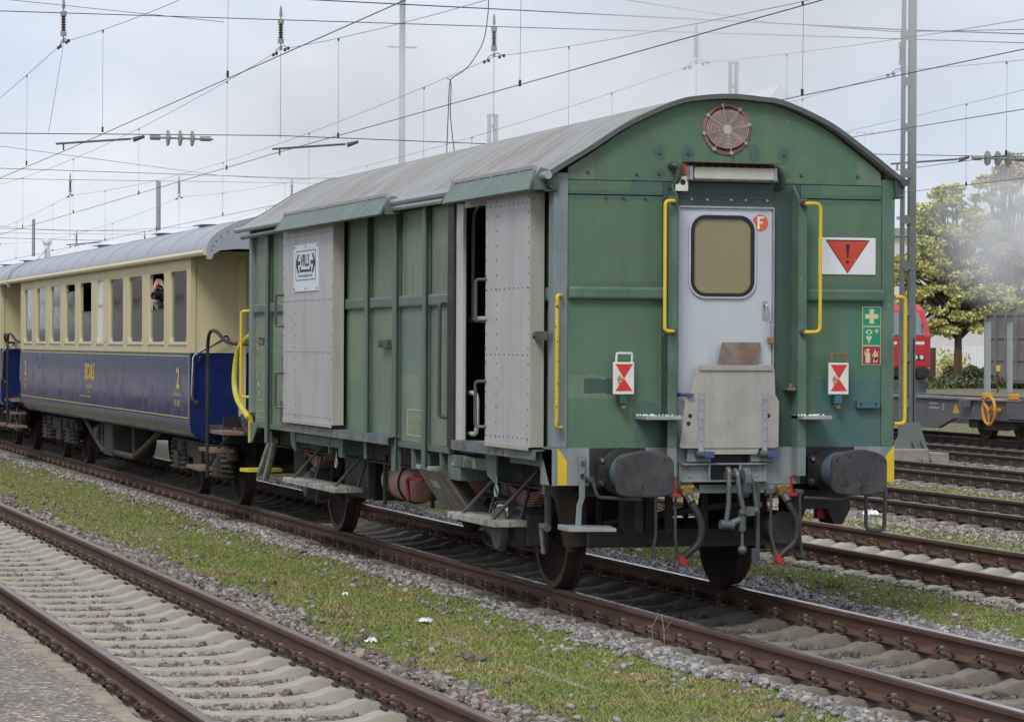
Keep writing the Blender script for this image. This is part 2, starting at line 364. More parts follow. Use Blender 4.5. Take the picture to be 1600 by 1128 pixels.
def mesh_np(name, verts, tris, m, kind=None, parent=None, smooth=False):
    me = bpy.data.meshes.new(name); nv, nf = len(verts), len(tris); k = tris.shape[1]
    me.vertices.add(nv); me.vertices.foreach_set('co', verts.astype(np.float32).ravel())
    me.loops.add(nf*k); me.loops.foreach_set('vertex_index', tris.astype(np.int32).ravel())
    me.polygons.add(nf); me.polygons.foreach_set('loop_start', np.arange(0, nf*k, k, dtype=np.int32))
    if smooth: me.polygons.foreach_set('use_smooth', np.ones(nf, bool))
    me.update(calc_edges=True); me.materials.append(MATS[m])
    o = bpy.data.objects.new(name, me); COL.objects.link(o); o.parent = parent
    if kind: o['kind'] = kind
    return o
# ------------------------------------------------------------------ ground
TRACKS = [-4.48, 0, 4.25, 8.62, 12.93, 17.2, 21.4]
GRASS = [(-3.12, -1.22, 1.), (1.85, 3.1, .95), (5.7, 6.8, .5), (10.1, 11.35, .75), (14.7, 15.5, .45), (24.5, 37, 1.)]
def gz(y, x=0.):
    y = np.asarray(y, float); d = np.min([np.abs(y-t) for t in TRACKS], axis=0)
    near = np.clip((d-np.where(np.abs(y+4.48) < 1.8, 1.12, .92))/.14, 0, 1)
    return np.where(y > 23.2, -.2, -.282+.092*near)+.012*(fnoise(y*3.1+50, np.asarray(x, float)*2.7+90)-.5)
def grass_mask(x, y):
    k = np.zeros_like(y)
    for a, b, w in GRASS:
        wob = .42*(fnoise(x*.45+a*7+100, y*.6+200)-.5)+.3*(fnoise(x*1.7+60, y*1.9+a+77)-.5)
        yy = y+wob; k = np.maximum(k, np.clip((yy-a)/.16, 0, 1)*np.clip((b-yy)/.16, 0, 1)*w)
    return k
def ground_material():
    m = bpy.data.materials.new('ground'); m.use_nodes = True; t = m.node_tree; b = t.nodes['Principled BSDF']; b.inputs['Roughness'].default_value = .95
    v = t.nodes.new('ShaderNodeTexCoord').outputs['Object']
    at = t.nodes.new('ShaderNodeAttribute'); at.attribute_name = 'grass'
    vo = t.nodes.new('ShaderNodeTexVoronoi'); vo.inputs['Scale'].default_value = 38; t.links.new(v, vo.inputs['Vector'])
    hsv = t.nodes.new('ShaderNodeSeparateColor'); t.links.new(vo.outputs['Color'], hsv.inputs[0])
    st = mixc(t, 1., (.27, .24, .215), ramp(t, hsv.outputs[0], [(0, .45), (.7, 1.), (1, 1.6)]), 'MULTIPLY')
    st = mixc(t, ramp(t, noise(t, v, .5, 5), [(.4, 0), (.7, .5)]), st, (.17, .125, .1))
    gr = mixc(t, ramp(t, noise(t, v, 2.2, 6, .7), [(.35, 0), (.65, 1)]), (.13, .14, .05), (.24, .19, .12))
    gr = mixc(t, 1., gr, ramp(t, noise(t, v, 30, 3), [(.3, .6), (.7, 1.3)]), 'MULTIPLY')
    t.links.new(mixc(t, at.outputs['Fac'], st, gr), b.inputs['Base Color'])
    bn = t.nodes.new('ShaderNodeBump'); bn.inputs['Strength'].default_value = .9; bn.inputs['Distance'].default_value = .03
    t.links.new(vo.outputs['Distance'], bn.inputs['Height']); t.links.new(bn.outputs[0], b.inputs['Normal']); MATS['ground'] = m
ground_material()
ys = np.concatenate([[-900, -300, -100, -40, -16], np.arange(-8, 26, .17), np.arange(26, 48, 1.5), [60, 100, 200, 400, 900]])
xs = np.concatenate([[-1800, -900, -400, -250], np.arange(-180, -60, 4), np.arange(-60, -25, 1), np.arange(-25, 9, .3), [12, 20, 60, 200]])
X, Y = np.meshgrid(xs, ys, indexing='ij'); Z = gz(Y, X); Z = np.where(np.abs(Y-10) > 60, -.2, Z)
nx, ny = X.shape; idx = np.arange(nx*ny).reshape(nx, ny)
q = np.stack([idx[:-1, :-1], idx[1:, :-1], idx[1:, 1:], idx[:-1, 1:]], -1).reshape(-1, 4)
g = mesh_np('ground', np.stack([X, Y, Z], -1).reshape(-1, 3), q, 'ground', 'structure', smooth=True)
ga = g.data.attributes.new('grass', 'FLOAT', 'POINT')
gm = grass_mask(X.ravel(), Y.ravel()); gm[(Y.ravel() > 40) | (Y.ravel() < -8)] = .9; gm[(Y.ravel() > 30) & (Y.ravel() < 36)] = .1
ga.data.foreach_set('value', gm.astype(np.float32)); g['label'] = 'railway yard ground of gravel and grassy strips between the tracks'

# ------------------------------------------------------------------ platform (camera stands on it)
def asphalt():
    m = bpy.data.materials.new('asphalt'); m.use_nodes = True; t = m.node_tree; b = t.nodes['Principled BSDF']; b.inputs['Roughness'].default_value = .9
    v = t.nodes.new('ShaderNodeTexCoord').outputs['Object']
    vo = t.nodes.new('ShaderNodeTexVoronoi'); vo.inputs['Scale'].default_value = 48; t.links.new(v, vo.inputs['Vector'])
    sc = t.nodes.new('ShaderNodeSeparateColor'); t.links.new(vo.outputs['Color'], sc.inputs[0])
    c = mixc(t, 1., (.24, .2, .165), ramp(t, sc.outputs[0], [(0, .45), (.7, 1.), (.93, 1.35), (1, 2.6)]), 'MULTIPLY')
    c = mixc(t, 1., c, ramp(t, noise(t, v, 1.5, 6), [(.3, .82), (.7, 1.12)]), 'MULTIPLY')
    t.links.new(c, b.inputs['Base Color'])
    bn = t.nodes.new('ShaderNodeBump'); bn.inputs['Strength'].default_value = .5; bn.inputs['Distance'].default_value = .01
    t.links.new(vo.outputs['Distance'], bn.inputs['Height']); t.links.new(bn.outputs[0], b.inputs['Normal']); MATS['asphalt'] = m
asphalt()
mat('coping', (.29, .24, .175), .95, var=.3, vs=7, dirt=((.15, .125, .1), .75, 6), spots=((.12, .1, .085), .36, 11), bump=.6, bscale=35)
pf = ground_piece('platform', (0, -6.2, .38)); pf['label'] = 'low station platform with grey asphalt top and worn stone edge'
box('paving', 'asphalt', pf, -140, 24, -14, -6.175, -.4, .38)
for i in range(34):
    x = -18+i*.9; b = MB(); n = 6; e = [-6.075+.03*(rnd.random()-.5) for _ in range(n+1)]
    top = [(x+.004+(.892)*j/n, e[j]) for j in range(n+1)]+[(x+.896, -6.171), (x+.004, -6.171)]
    b.prism(top, 'z', -.35, .376+.006*rnd.random()).build('edge_stone', 'coping', pf, bev=.008)
box('edge_stone', 'coping', pf, -140, -18.01, -6.171, -6.08, -.35, .38)

# ------------------------------------------------------------------ tracks
RP = [(-.07, -.16), (.07, -.16), (.07, -.149), (.03, -.137), (.0095, -.126), (.0085, -.05), (.034, -.038), (.036, -.012), (.03, -.002), (.02, 0), (-.02, 0), (-.03, -.002), (-.036, -.012), (-.034, -.038), (-.0085, -.05), (-.0095, -.126), (-.03, -.137), (-.07, -.149)]
def rail_mesh(x0, x1, web, top):
    me_b = MB(); n = len(RP)
    vs = [(x, y, z) for x in (x0, x1) for y, z in RP]
    for i in range(n):
        j = (i+1) % n; me_b.slot(1 if 8 <= i <= 10 else 0)
    me_b.v = vs; me_b.f = []; me_b.mi = []
    for i in range(n):
        j = (i+1) % n; me_b.f.append((i, j, n+j, n+i)); me_b.mi.append(1 if 8 <= i <= 10 else 0)
    me_b.f += [tuple(range(n)), tuple(range(n, 2*n))[::-1]]; me_b.mi += [0, 0]
    return me_b
SP = [(0, -.225), (.3, -.221), (.45, -.2), (.53, -.17), (.59, -.157), (.635, -.16), (.66, -.174), (.85, -.174), (.875, -.162), (.93, -.157), (1.0, -.166), (1.12, -.195), (1.3, -.212)]
SPF = [(-a, z) for a, z in SP[:0:-1]]+SP
def sleeper_mesh():
    b = MB(); vs = []
    prof = [(-.13, -.15), (-.1, -.035), (-.088, -.008), (-.07, 0), (.07, 0), (.088, -.008), (.1, -.035), (.13, -.15)]
    for y, z in SPF:
        for dx, dz in prof: vs.append((dx, y, z+dz))
    k = len(prof); fs = []
    for i in range(len(SPF)-1):
        for j in range(k-1): fs.append((i*k+j, i*k+j+1, (i+1)*k+j+1, (i+1)*k+j))
    fs += [tuple(range(k)), tuple(range((len(SPF)-1)*k, len(SPF)*k))[::-1]]
    return b.add(vs, fs)
def fastening(b, x, y, sgn, lo=False, k=1.2):
    """spring clip with bolt; sgn points from clip towards the rail"""
    b.slot(1).cyl((x, y, -.175), (x, y, -.07), .018, n=6); b.cyl((x, y, -.135), (x, y, -.115), .026, n=6)
    b.slot(0)
    if lo: b.box(x-.06, x+.06, y-.03, y+.05*sgn, -.17, -.125); return b
    for s in (-1, 1):
        b.tube([(x+s*.012*k, y-.03*sgn, -.12), (x+s*.03*k, y-.045*sgn, -.095), (x+s*.055*k, y-.02*sgn, -.085), (x+s*.08*k, y+.02*sgn, -.1), (x+s*.078*k, y+.05*sgn, -.135), (x+s*.045*k, y+.055*sgn, -.148)], .0105, 5)
    b.box(x-.07, x+.07, y-.065*sgn, y-.045*sgn, -.175, -.14); return b
trk_label = {-4.48: 'foreground track with pale concrete sleepers beside the platform', 0: 'track under the green van, with dark ballast and shiny rail tops', 4.25: 'first track behind the green van, with bare pale concrete sleepers',
             8.62: 'second track behind the green van, sunk in gravel and grass', 12.93: 'third track behind the green van, passing in front of the mast foundation', 17.2: 'dark rusty track running behind the mast foundation', 21.4: 'farthest track, carrying the grey flat wagon'}
trk = {-4.48: ('rail_web', 'rail_top_dull', 'concrete', -46, 9.5, -15), 0: ('rail_web', 'rail_top', 'concrete_dark', -62, 9, -17), 4.25: ('rail_web', 'rail_top_dull', 'concrete_pale', -34, 6, -18),
       8.62: ('rail_web_dark', 'rail_top_dull', 'concrete_dark', -40, 0, -30), 12.93: ('rail_web_dark', 'rail_top_dull', 'concrete_dark', -46, -6, -46), 17.2: ('rail_web_dark', 'rail_top_dull', 'concrete_dark', -52, -12, -52), 21.4: ('rail_web_dark', 'rail_top_dull', 'concrete_dark', -52, -18, -52)}
slm = None
for yc in TRACKS:
    web, top, conc, s0, s1, fx = trk[yc]
    tr = ground_piece('railway_track', (0, yc, 0)); tr['label'] = trk_label[yc]
    r0 = rail_mesh(-190, 14, web, top).build('rail', [web, top], tr, loc=(0, -.7535, 0), fix=False); 
    for v in r0.data.vertices: v.co.y += yc-.7535; v.co.z += 0
    clone(r0, tr, (0, .7535, 0))
    sm = sleeper_mesh(); first = None; n = int((s1-s0)/.64); lo = MB()
    for i in range(n):
        x = s0+.64*i+rnd.uniform(-.015, .015)
        if first is None:
            first = sm.build('sleeper', conc, None, smooth=True); first.parent = tr; first.location = (x, 0, 0); o = first; fm = None
        else: o = clone(first, tr, (x, 0, 0))
        o.rotation_euler.z = rnd.uniform(-.008, .008)
        for ry in (-.7535, .7535):
            for sg in (-1, 1):
                fy = ry-sg*.115
                if x > fx:
                    if fm is None:
                        fm = {}
                    if sg not in fm:
                        f = fastening(MB(), 0, 0, sg).build('rail_fastening', ['fastening', 'bolt_grey'], None, fix=True); f.parent = o; f.location = (0, fy, 0); fm[sg] = f
                    else: clone(fm[sg], o, (0, fy, 0))
                else: fastening(lo, x, fy+yc, sg, True)
    if lo.v: lo.build('rail_fastenings', ['fastening', 'bolt_grey'], tr, fix=False, kind='stuff')

# ------------------------------------------------------------------ loose stones, grass
IV = np.array([(x, y, z) for x in (-1, 1) for y in (-1, 1) for z in (-1, 1)], float)*.72; IF = np.array([(0, 1, 3), (0, 3, 2), (4, 6, 7), (4, 7, 5), (0, 4, 5), (0, 5, 1), (2, 3, 7), (2, 7, 6), (0, 2, 6), (0, 6, 4), (1, 5, 7), (1, 7, 3)])
G_ = np.random.default_rng(11)
mat('ballast_light', (.285, .275, .265), .85, var=.1, vs=9, island=.55)
mat('ballast_brown', (.235, .21, .185), .9, var=.1, vs=9, island=.6)
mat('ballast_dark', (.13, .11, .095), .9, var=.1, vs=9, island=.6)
mat('gravel_fine', (.31, .28, .25), .9, var=.1, vs=9, island=.6)
def stone_colours(name):
    t = MATS[name].node_tree; b = t.nodes['Principled BSDF']; src = b.inputs['Base Color'].links[0].from_socket
    gnode = t.nodes.new('ShaderNodeNewGeometry'); w = t.nodes.new('ShaderNodeTexWhiteNoise'); w.noise_dimensions = '1D'; t.links.new(gnode.outputs['Random Per Island'], w.inputs['W'])
    c = mixc(t, ramp(t, w.outputs['Value'], [(.86, 0), (.9, .75)]), src, (.2, .1, .075)); c = mixc(t, ramp(t, w.outputs['Value'], [(.965, 0), (.975, .8)]), c, (.42, .33, .2)); t.links.new(c, b.inputs['Base Color'])
for k in ('ballast_light', 'ballast_brown', 'ballast_dark', 'gravel_fine'): stone_colours(k)
def stones(name, label, m, x, y, z, size, flat_=.62):
    n = len(x); s = size*np.clip(G_.lognormal(0, .33, n), .4, 1.8)
    V = IV[None]*G_.uniform(.62, 1.25, (n, 8, 1))+.75*(G_.random((n, 8, 3))-.5)
    V = V*np.stack([G_.uniform(.75, 1.35, n), G_.uniform(.7, 1.1, n), G_.uniform(flat_*.7, flat_*1.2, n)], -1)[:, None]
    a, b = G_.uniform(0, 6.28, n), G_.normal(0, .5, n); ca, sa, cb, sb = np.cos(a), np.sin(a), np.cos(b), np.sin(b)
    V2 = np.stack([V[..., 0]*cb[:, None]+V[..., 2]*sb[:, None], V[..., 1], -V[..., 0]*sb[:, None]+V[..., 2]*cb[:, None]], -1)
    V3 = np.stack([V2[..., 0]*ca[:, None]-V2[..., 1]*sa[:, None], V2[..., 0]*sa[:, None]+V2[..., 1]*ca[:, None], V2[..., 2]], -1)*s[:, None, None]
    V3 += np.stack([x, y, z+s*.18], -1)[:, None]
    F = (IF[None]+8*np.arange(n)[:, None, None]).reshape(-1, 3)
    o = mesh_np(name, V3.reshape(-1, 3), F, m, 'stuff'); o['label'] = label; return o
def scatter(x0, x1, y0, y1, dens, keep=None):
    n = int((x1-x0)*(y1-y0)*dens); x = G_.uniform(x0, x1, n); y = G_.uniform(y0, y1, n)
    if keep is not None:
        k = G_.random(n) < keep(x, y); x, y = x[k], y[k]
    return x, y
def cat(*l): return np.concatenate([a[0] for a in l]), np.concatenate([a[1] for a in l])
nog = lambda x, y: 1-.975*np.clip(grass_mask(x, y)*1.6, 0, 1)
x, y = cat(scatter(-14, 7, -1.9, -.9, 1400, nog), scatter(-34, -14, -1.9, -.9, 600, nog), scatter(-14, 6, .9, 2.3, 1100, nog), scatter(-30, -14, .9, 2.2, 450, nog), scatter(-60, -34, -1.8, -.9, 260, nog))
stones('ballast', 'light grey crushed stone heaped along the shoulders of the van track', 'ballast_light', x, y, gz(y, x)+.018*G_.random(len(x)), .02)
x, y = cat(scatter(-13, 7.5, -3.6, -2.5, 900, nog), scatter(-13, 8, -5.15, -3.82, 800), scatter(-9, 8, -6.05, -5.3, 600), scatter(-32, -13, -5.15, -2.5, 420, nog))
stones('ballast', 'brownish grey crushed stone filling the foreground track', 'ballast_brown', x, y, gz(y, x)+.022*G_.random(len(x)), .0235)
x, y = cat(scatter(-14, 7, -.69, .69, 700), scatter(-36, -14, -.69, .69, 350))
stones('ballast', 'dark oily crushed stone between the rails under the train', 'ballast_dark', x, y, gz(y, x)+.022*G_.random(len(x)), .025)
x, y = cat(scatter(-14, 6, 2.2, 3.45, 420, nog), scatter(-14, 6, 3.55, 4.95, 300), scatter(-18, 2, 5.05, 7.85, 300, nog), scatter(-28, -8, 7.9, 12.1, 120, nog), scatter(-36, -14, 12.2, 16.4, 60, nog))
stones('gravel', 'fine pale gravel around the tracks behind the green van', 'gravel_fine', x, y, gz(y, x)+.015*G_.random(len(x)), .019)

def grass_material(name, c0, c1, c2):
    m = bpy.data.materials.new(name); m.use_nodes = True; t = m.node_tree; b = t.nodes['Principled BSDF']; b.inputs['Roughness'].default_value = .7
    b.inputs['Specular IOR Level'].default_value = .25
    v = t.nodes.new('ShaderNodeTexCoord').outputs['Object']; gn = t.nodes.new('ShaderNodeNewGeometry')
    c = mixc(t, ramp(t, noise(t, v, .9, 5, .7), [(.36, 0), (.58, 1)]), c0, c1)
    c = mixc(t, ramp(t, noise(t, v, 1.4, 6, .75, None, (5, 9, 0)), [(.46, 0), (.62, .9)]), c, c2)
    c = mixc(t, 1., c, ramp(t, gn.outputs['Random Per Island'], [(0, .55), (1, 1.45)]), 'MULTIPLY'); t.links.new(c, b.inputs['Base Color']); MATS[name] = m
grass_material('grass', (.175, .255, .05), (.25, .285, .09), (.34, .26, .13))
def grass(name, label, x, y, h, w, lean=.9):
    n = len(x); z = gz(y, x)-.005; hh = h*G_.lognormal(0, .35, n); a = G_.uniform(0, 6.28, n); ww = w*G_.uniform(.6, 1.4, n)
    lx, ly = G_.normal(0, lean, n)*hh, G_.normal(0, lean, n)*hh; V = np.zeros((n, 3, 3))
    V[:, 0] = np.stack([x-np.cos(a)*ww, y-np.sin(a)*ww, z], -1); V[:, 1] = np.stack([x+np.cos(a)*ww, y+np.sin(a)*ww, z], -1)
    V[:, 2] = np.stack([x+lx, y+ly, z+hh], -1)
    o = mesh_np(name, V.reshape(-1, 3), np.arange(3*n).reshape(n, 3), 'grass', 'stuff'); o['label'] = label; return o
gk = lambda x, y: grass_mask(x, y)*np.clip(-.15+2.2*fnoise(x*1.3+31, y*2.1+17), .06, 1)*np.clip(-.2+2.6*fnoise(x*6+3, y*6+7), .2, 1)
x, y = cat(scatter(-12, 7.5, -3.3, -1.0, 11000, gk), scatter(-30, -12, -3.3, -1.0, 4200, gk), scatter(-55, -30, -3.3, -1.0, 1300, gk))
grass('grass', 'short patchy green and straw grass between foreground track and van', x, y, .019, .0052)
x, y = cat(scatter(-14, 6, 1.6, 3.4, 7000, gk), scatter(-30, -14, 1.6, 3.4, 2200, gk))
grass('grass', 'short green grass strip just behind the van track', x, y, .016, .0055)
x, y = cat(scatter(-20, 0, 5.4, 7.2, 2600, gk), scatter(-30, -10, 9.9, 11.6, 2000, gk), scatter(-36, -14, 14.5, 15.8, 300, gk), scatter(-95, -35, 24, 37.5, 55, gk))
grass('grass', 'green grass patches among the rear tracks', x, y, .026, .011)
# rough tufts and dry weeds
def tuft(x, y, n, h, name, label, m, sp=.07):
    xx = x+G_.normal(0, sp, n); yy = y+G_.normal(0, sp, n); o = grass(name, label, xx, yy, h, .006, .5); o.data.materials[0] = MATS[m]; o['kind'] = 'stuff'
mat('dry_weed', (.3, .23, .15), .9, var=.2, island=.5); mat('fresh_weed', (.1, .17, .03), .7, var=.2, island=.5)
for (tx, ty, n, h, m, l) in ((-1.7, -2.75, 90, .08, 'dry_weed', 'brown dead weed clump at the near edge of the grass, left of two'), (.25, -2.95, 80, .08, 'dry_weed', 'brown dead weed clump beside the foreground rail, right of two'),
        (-1.0, -.95, 70, .06, 'fresh_weed', 'bright green grass tuft in the light ballast left of the tall stalks'), (1.05, -.9, 60, .07, 'fresh_weed', 'green weed with tall dry stalks at the near rail'), (-3.5, 2.35, 90, .07, 'fresh_weed', 'yellowish grass tuft beside the far rail of the van track')):
    tuft(tx, ty, n, h, 'weed', l, m)
st = MB()
for k in range(5):
    a = (1.05+rnd.uniform(-.1, .1), -.9+rnd.uniform(-.05, .05), -.2); e = (a[0]+rnd.uniform(-.15, .2), a[1]+rnd.uniform(-.08, .08), rnd.uniform(-.03, .09)); st.tube([a, ((a[0]+e[0])/2, a[1], (a[2]+e[2])/2+.03), e], .002, 4)
o = st.build('weed_stalks', 'dry_weed', None); o['label'] = 'thin dry stalks rising in front of the near rail'; o['category'] = 'weed'; o['group'] = 'weeds along the tracks'
# buried cable trough edge in the grass and litter
kb = thing('cable_trough', 'half buried concrete cable trough edge showing through the grass', 'trough', (0, -2.3, -.18))
for x0, x1 in ((2.1, 3.7), (.1, .6), (-5.6, -5.0)): box('trough_cover', 'foundation', kb, x0, x1, -2.325, -2.265, -.24, -.181, bev=.006)
mat('litter_white', (.75, .76, .78), .6, var=.05); mat('litter_blue', (.1, .3, .45), .5, var=.1, spots=((.7, .75, .8), .5, 12))
for (lx, ly, s, m, l) in ((-1.0, -2.16, .075, 'litter_white', 'crumpled white paper on the grass in front of the van step'), (-1.9, -5.42, .13, 'litter_blue', 'blue and white crumpled wrapper beside the foreground rail'), (-14.2, 7.4, .16, 'litter_white', 'white scrap on the sleepers behind the right buffer'), (-3.6, -2.2, .04, 'litter_white', 'small white scrap on the grass below the pink tank'), (.4, -2.95, .07, 'litter_white', 'torn white scrap by the brown weeds near the foreground rail')):
    n = 26; P = np.zeros((n, 3)); ang = np.linspace(0, 6.28, n, endpoint=False); b = MB()
    ring = [(lx+s*math.cos(a)*rnd.uniform(.6, 1.2), ly+s*.7*math.sin(a)*rnd.uniform(.6, 1.2), float(gz(ly, lx))+.02+rnd.uniform(-.005, .02)) for a in ang]
    rg2 = [((p[0]+lx)/2, (p[1]+ly)/2, p[2]+rnd.uniform(.0, .45)*s) for p in ring]; c = (lx, ly, float(gz(ly, lx))+.03+.2*s)
    b.add(ring+rg2+[c], [(i, (i+1) % n, n+(i+1) % n, n+i) for i in range(n)]+[(n+i, n+(i+1) % n, 2*n) for i in range(n)])
    o = b.build('litter', m, None); o['label'] = l; o['category'] = 'litter'; o['group'] = 'scraps of litter'
# ------------------------------------------------------------------ the green van
VAN = thing('goods_van', 'weathered green two-axle van with grey sliding doors, last vehicle of the train', 'railway van', (-5.83, 0, 0))
W = VAN; LN = 11.66
def wb(name, m, *a, bev=0, **k): return box(name, m, W, *a, bev=bev, **k)
# roof
RO = [(-1.5, 3.345), (-1.43, 3.395), (-1.14, 3.57), (-.83, 3.765), (-.46, 3.93), (-.25, 3.975), (0, 3.995), (.25, 3.98), (.46, 3.95), (.83, 3.80), (1.14, 3.60), (1.41, 3.405), (1.465, 3.37)]
def cat_pts(P, k=7):
    o = []
    for i in range(len(P)-1):
        p0, p1, p2, p3 = P[max(0, i-1)], P[i], P[i+1], P[min(len(P)-1, i+2)]
        for j in range(k):
            t = j/k; o.append(tuple(.5*((2*p1[c])+(-p0[c]+p2[c])*t+(2*p0[c]-5*p1[c]+4*p2[c]-p3[c])*t*t+(-p0[c]+3*p1[c]-3*p2[c]+p3[c])*t**3) for c in (0, 1)))
    return o+[P[-1]]
RC = cat_pts(RO)
def sheet(b, pts, x0, x1, th, nx=1):
    n = len(pts); vs = []; fs = []
    for k in range(nx+1):
        x = x0+(x1-x0)*k/nx
        vs += [(x, y, z) for y, z in pts]+[(x, y*.992, z-th) for y, z in pts]
    for k in range(nx):
        a, c = k*2*n, (k+1)*2*n
        for i in range(n-1): fs += [(a+i, a+i+1, c+i+1, c+i), (a+n+i, c+n+i, c+n+i+1, a+n+i+1)]
        fs += [(a, c, c+n, a+n), (a+n-1, a+2*n-1, c+2*n-1, c+n-1)]
    for e in (0, nx*2*n): fs += [(e+i, e+n+i, e+n+i+1, e+i+1) for i in range(n-1)]
    return b.add(vs, fs)
roof = sheet(MB(), RC, -12.0, .05, .03, 12).build('roof', 'roof', W, smooth=True)
e_ = MB(); sheet(e_, [(y*1.001, z+.006) for y, z in RC], .05, .075, .038); e_.build('roof_edge', 'roof_rim', W, smooth=True)
e_ = MB(); sheet(e_, [(y*1.001, z+.006) for y, z in RC], -12.03, -12.0, .045); e_.build('roof_edge', 'roof_rim', W, smooth=True)
for s in (-1, 1): MB().tube([(-12.05, (1.5 if s < 0 else 1.465)*s, 3.335), (.1, (1.5 if s < 0 else 1.465)*s, 3.335)], .032, 8).build('gutter', 'galv' if s < 0 else 'iron', W, smooth=True)
# floor and frame
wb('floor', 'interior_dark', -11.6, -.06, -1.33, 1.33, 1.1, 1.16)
for s in (-1, 1):
    b = MB(); b.prism([(1.02*s, .86), (1.14*s, .86), (1.14*s, .875), (1.085*s, .88), (1.085*s, 1.07), (1.14*s, 1.075), (1.14*s, 1.098), (1.02*s, 1.098)], 'x', -11.5, -.12); b.build('solebar', 'underframe', W)
# side walls
XP = [(-11.66, -11.52), (-10.74, -10.6), (-6.06, -5.98), (-4.98, -4.86), (-3.89, -3.8), (-.13, .0)]
side_bays = [(-11.52, -10.74), (-10.6, -9.32), (-7.25, -6.06), (-5.98, -4.98), (-4.86, -3.89), (-3.8, -3.08), (-1.2, -.13)]
for x0, x1 in side_bays:
    wb('side_panel', 'green_side', x0+.004, x1-.004, -1.372, -1.34, 2.478, 3.33)
    wb('side_panel', 'green_side', x0+.004, x1-.004, -1.376, -1.34, 1.14, 2.375)
    if x1-x0 > .5: wb('belt_rail', 'green_teal', x0+.002, x1-.002, -1.412, -1.345, 2.372, 2.482, bev=.02)
wb('side_panel', 'green_side', -9.32, -7.25, -1.36, -1.335, 1.14, 3.33)          # wall behind the left door
wb('side_sill', 'green_teal', -11.52, -3.08, -1.405, -1.345, 1.085, 1.136, bev=.004); wb('side_sill', 'green_teal', -1.2, -.13, -1.405, -1.345, 1.085, 1.136)
wb('cant_rail', 'black', -11.62, -.06, -1.40, -1.33, 3.255, 3.36)
for x0, x1, zb in ((-10.72, -10.6, .93), (-6.06, -5.96, .93), (-4.98, -4.85, .86), (-3.89, -3.79, .93)):
    b = MB(); b.box(x0, x1, -1.438, -1.425, zb, 3.27); b.box(x0+.04, x1-.04, -1.424, -1.37, zb, 3.27); b.build('side_post', 'green_teal', W)
for x0, x1, zb in ((-4.4, -4.35, .9), (-3.42, -3.37, .9), (-7.3, -7.12, .9), (-7.75, -7.7, .92)):
    b = MB(); b.box(x0, x1, -1.395, -1.36, zb, 1.084); b.box(x0+.01, x1-.01, -1.36, -1.15, zb+.02, 1.08); b.build('side_bracket', 'green_teal', W)
for x0, x1 in ((-9.55, -9.3), (-1.95, -1.62)):
    b = MB(); b.prism([(x0, 1.13), (x1, 1.13), (x1, .88), (x0+.1*(x1-x0)*2, .95), (x0, 1.05)], 'y', -1.40, -1.385); b.box(x0+.02, x0+.04, -1.385, -1.15, .95, 1.1); b.build('side_bracket', 'green_teal', W)
wb('door_bearer', 'green_teal', -9.3, -7.25, -1.39, -1.37, .985, 1.08, bev=.004)
wb('door_bearer', 'peeling_paint', -3.05, -1.95, -1.39, -1.37, .985, 1.08, bev=.004)
wb('wiring_box', 'green_teal', -3.2, -2.8, -1.38, -1.12, .86, 1.08, bev=.006)
wb('side_wall', 'green_side', -11.62, -.06, 1.36, 1.40, 1.09, 3.4)                # the far side, unseen from here
for x in (-10.6, -8.5, -6.0, -4.0, -2.0): wb('side_post', 'green_teal', x, x+.1, 1.402, 1.44, .93, 3.27)
# corner posts
for x0, x1 in ((-.125, .012), (-11.672, -11.535)):
    for s in (-1, 1):
        y0, y1 = (-1.425, -1.31) if s < 0 else (1.312, 1.42)
        wb('corner_post', 'corner_grey' if s < 0 else 'green_post', x0, x1, y0, y1, 1.243, 3.36, bev=.006)
# sliding doors with riveted sheets
def sliding_door(x0, x1, zb0, zt0, handle_x, nm):
    d = box('sliding_door', 'alu', W, x0, x1, -1.54, -1.505, zb0, zt0, bev=.004)
    box('door_edge', 'alu_edge', d, x1+.001, x1+.012, -1.537, -1.425, zb0+.005, zt0-.003)
    box('door_edge', 'alu_edge', d, x0, x1-.002, -1.504, -1.43, zb0+.01, zt0-.01)
    box('bottom_strip', 'alu_edge', d, x0+.02, x1-.01, -1.548, -1.5405, zb0-.022, zb0+.012)
    b = MB()
    def rv(x, z): b.cyl((x, -1.545, z), (x, -1.5402, z), .007, .005, 6)
    h = zt0-zb0; n = max(8, int((x1-x0)/.125))
    for z in (zb0+.07, zb0+.28*h*1.28, zb0+.62*h, zt0-.1):
        for i in range(n+1): rv(x0+.05+(x1-x0-.1)*i/n, z)
    for i in range(17):
        z = zb0+.06+(h-.12)*i/16
        for x in (x0+.025, x0+.27*(x1-x0), x1-.025): rv(x, z)
    b.build('rivets', 'iron', d, kind='stuff')
    for z0, z1 in ((zb0+1.0, zb0+1.33), (zb0+.13, zb0+.5)):
        MB().tube(bend([(handle_x+.02, -1.5405, z1), (handle_x-.02, -1.62, z1), (handle_x-.02, -1.62, z0), (handle_x+.02, -1.5405, z0)], .03), .014, 7).build('handle', 'iron', d, smooth=True)
    return d
D1 = sliding_door(-9.29, -6.977, 1.222, 3.25, -9.27, 1); D2 = sliding_door(-1.486, -.245, 1.235, 3.245, -1.47, 2)
b = MB(); b.box(-7.25, -7.0, -1.44, -1.425, 2.02, 2.12); b.build('latch_plate', 'iron', D1)
for x0, x1, z0, z1 in ((-.41, -.27, 2.07, 2.14),):
    b = MB(); b.box(x0, x1+.28, -1.50, -1.47, z0, z1); b.cyl((-.25, -1.52, 2.105), (-.25, -1.46, 2.105), .03, n=8); b.box(-.33, -.3, -1.52, -1.44, 2.02, 2.2); b.build('door_latch', 'iron', W, bev=.003)
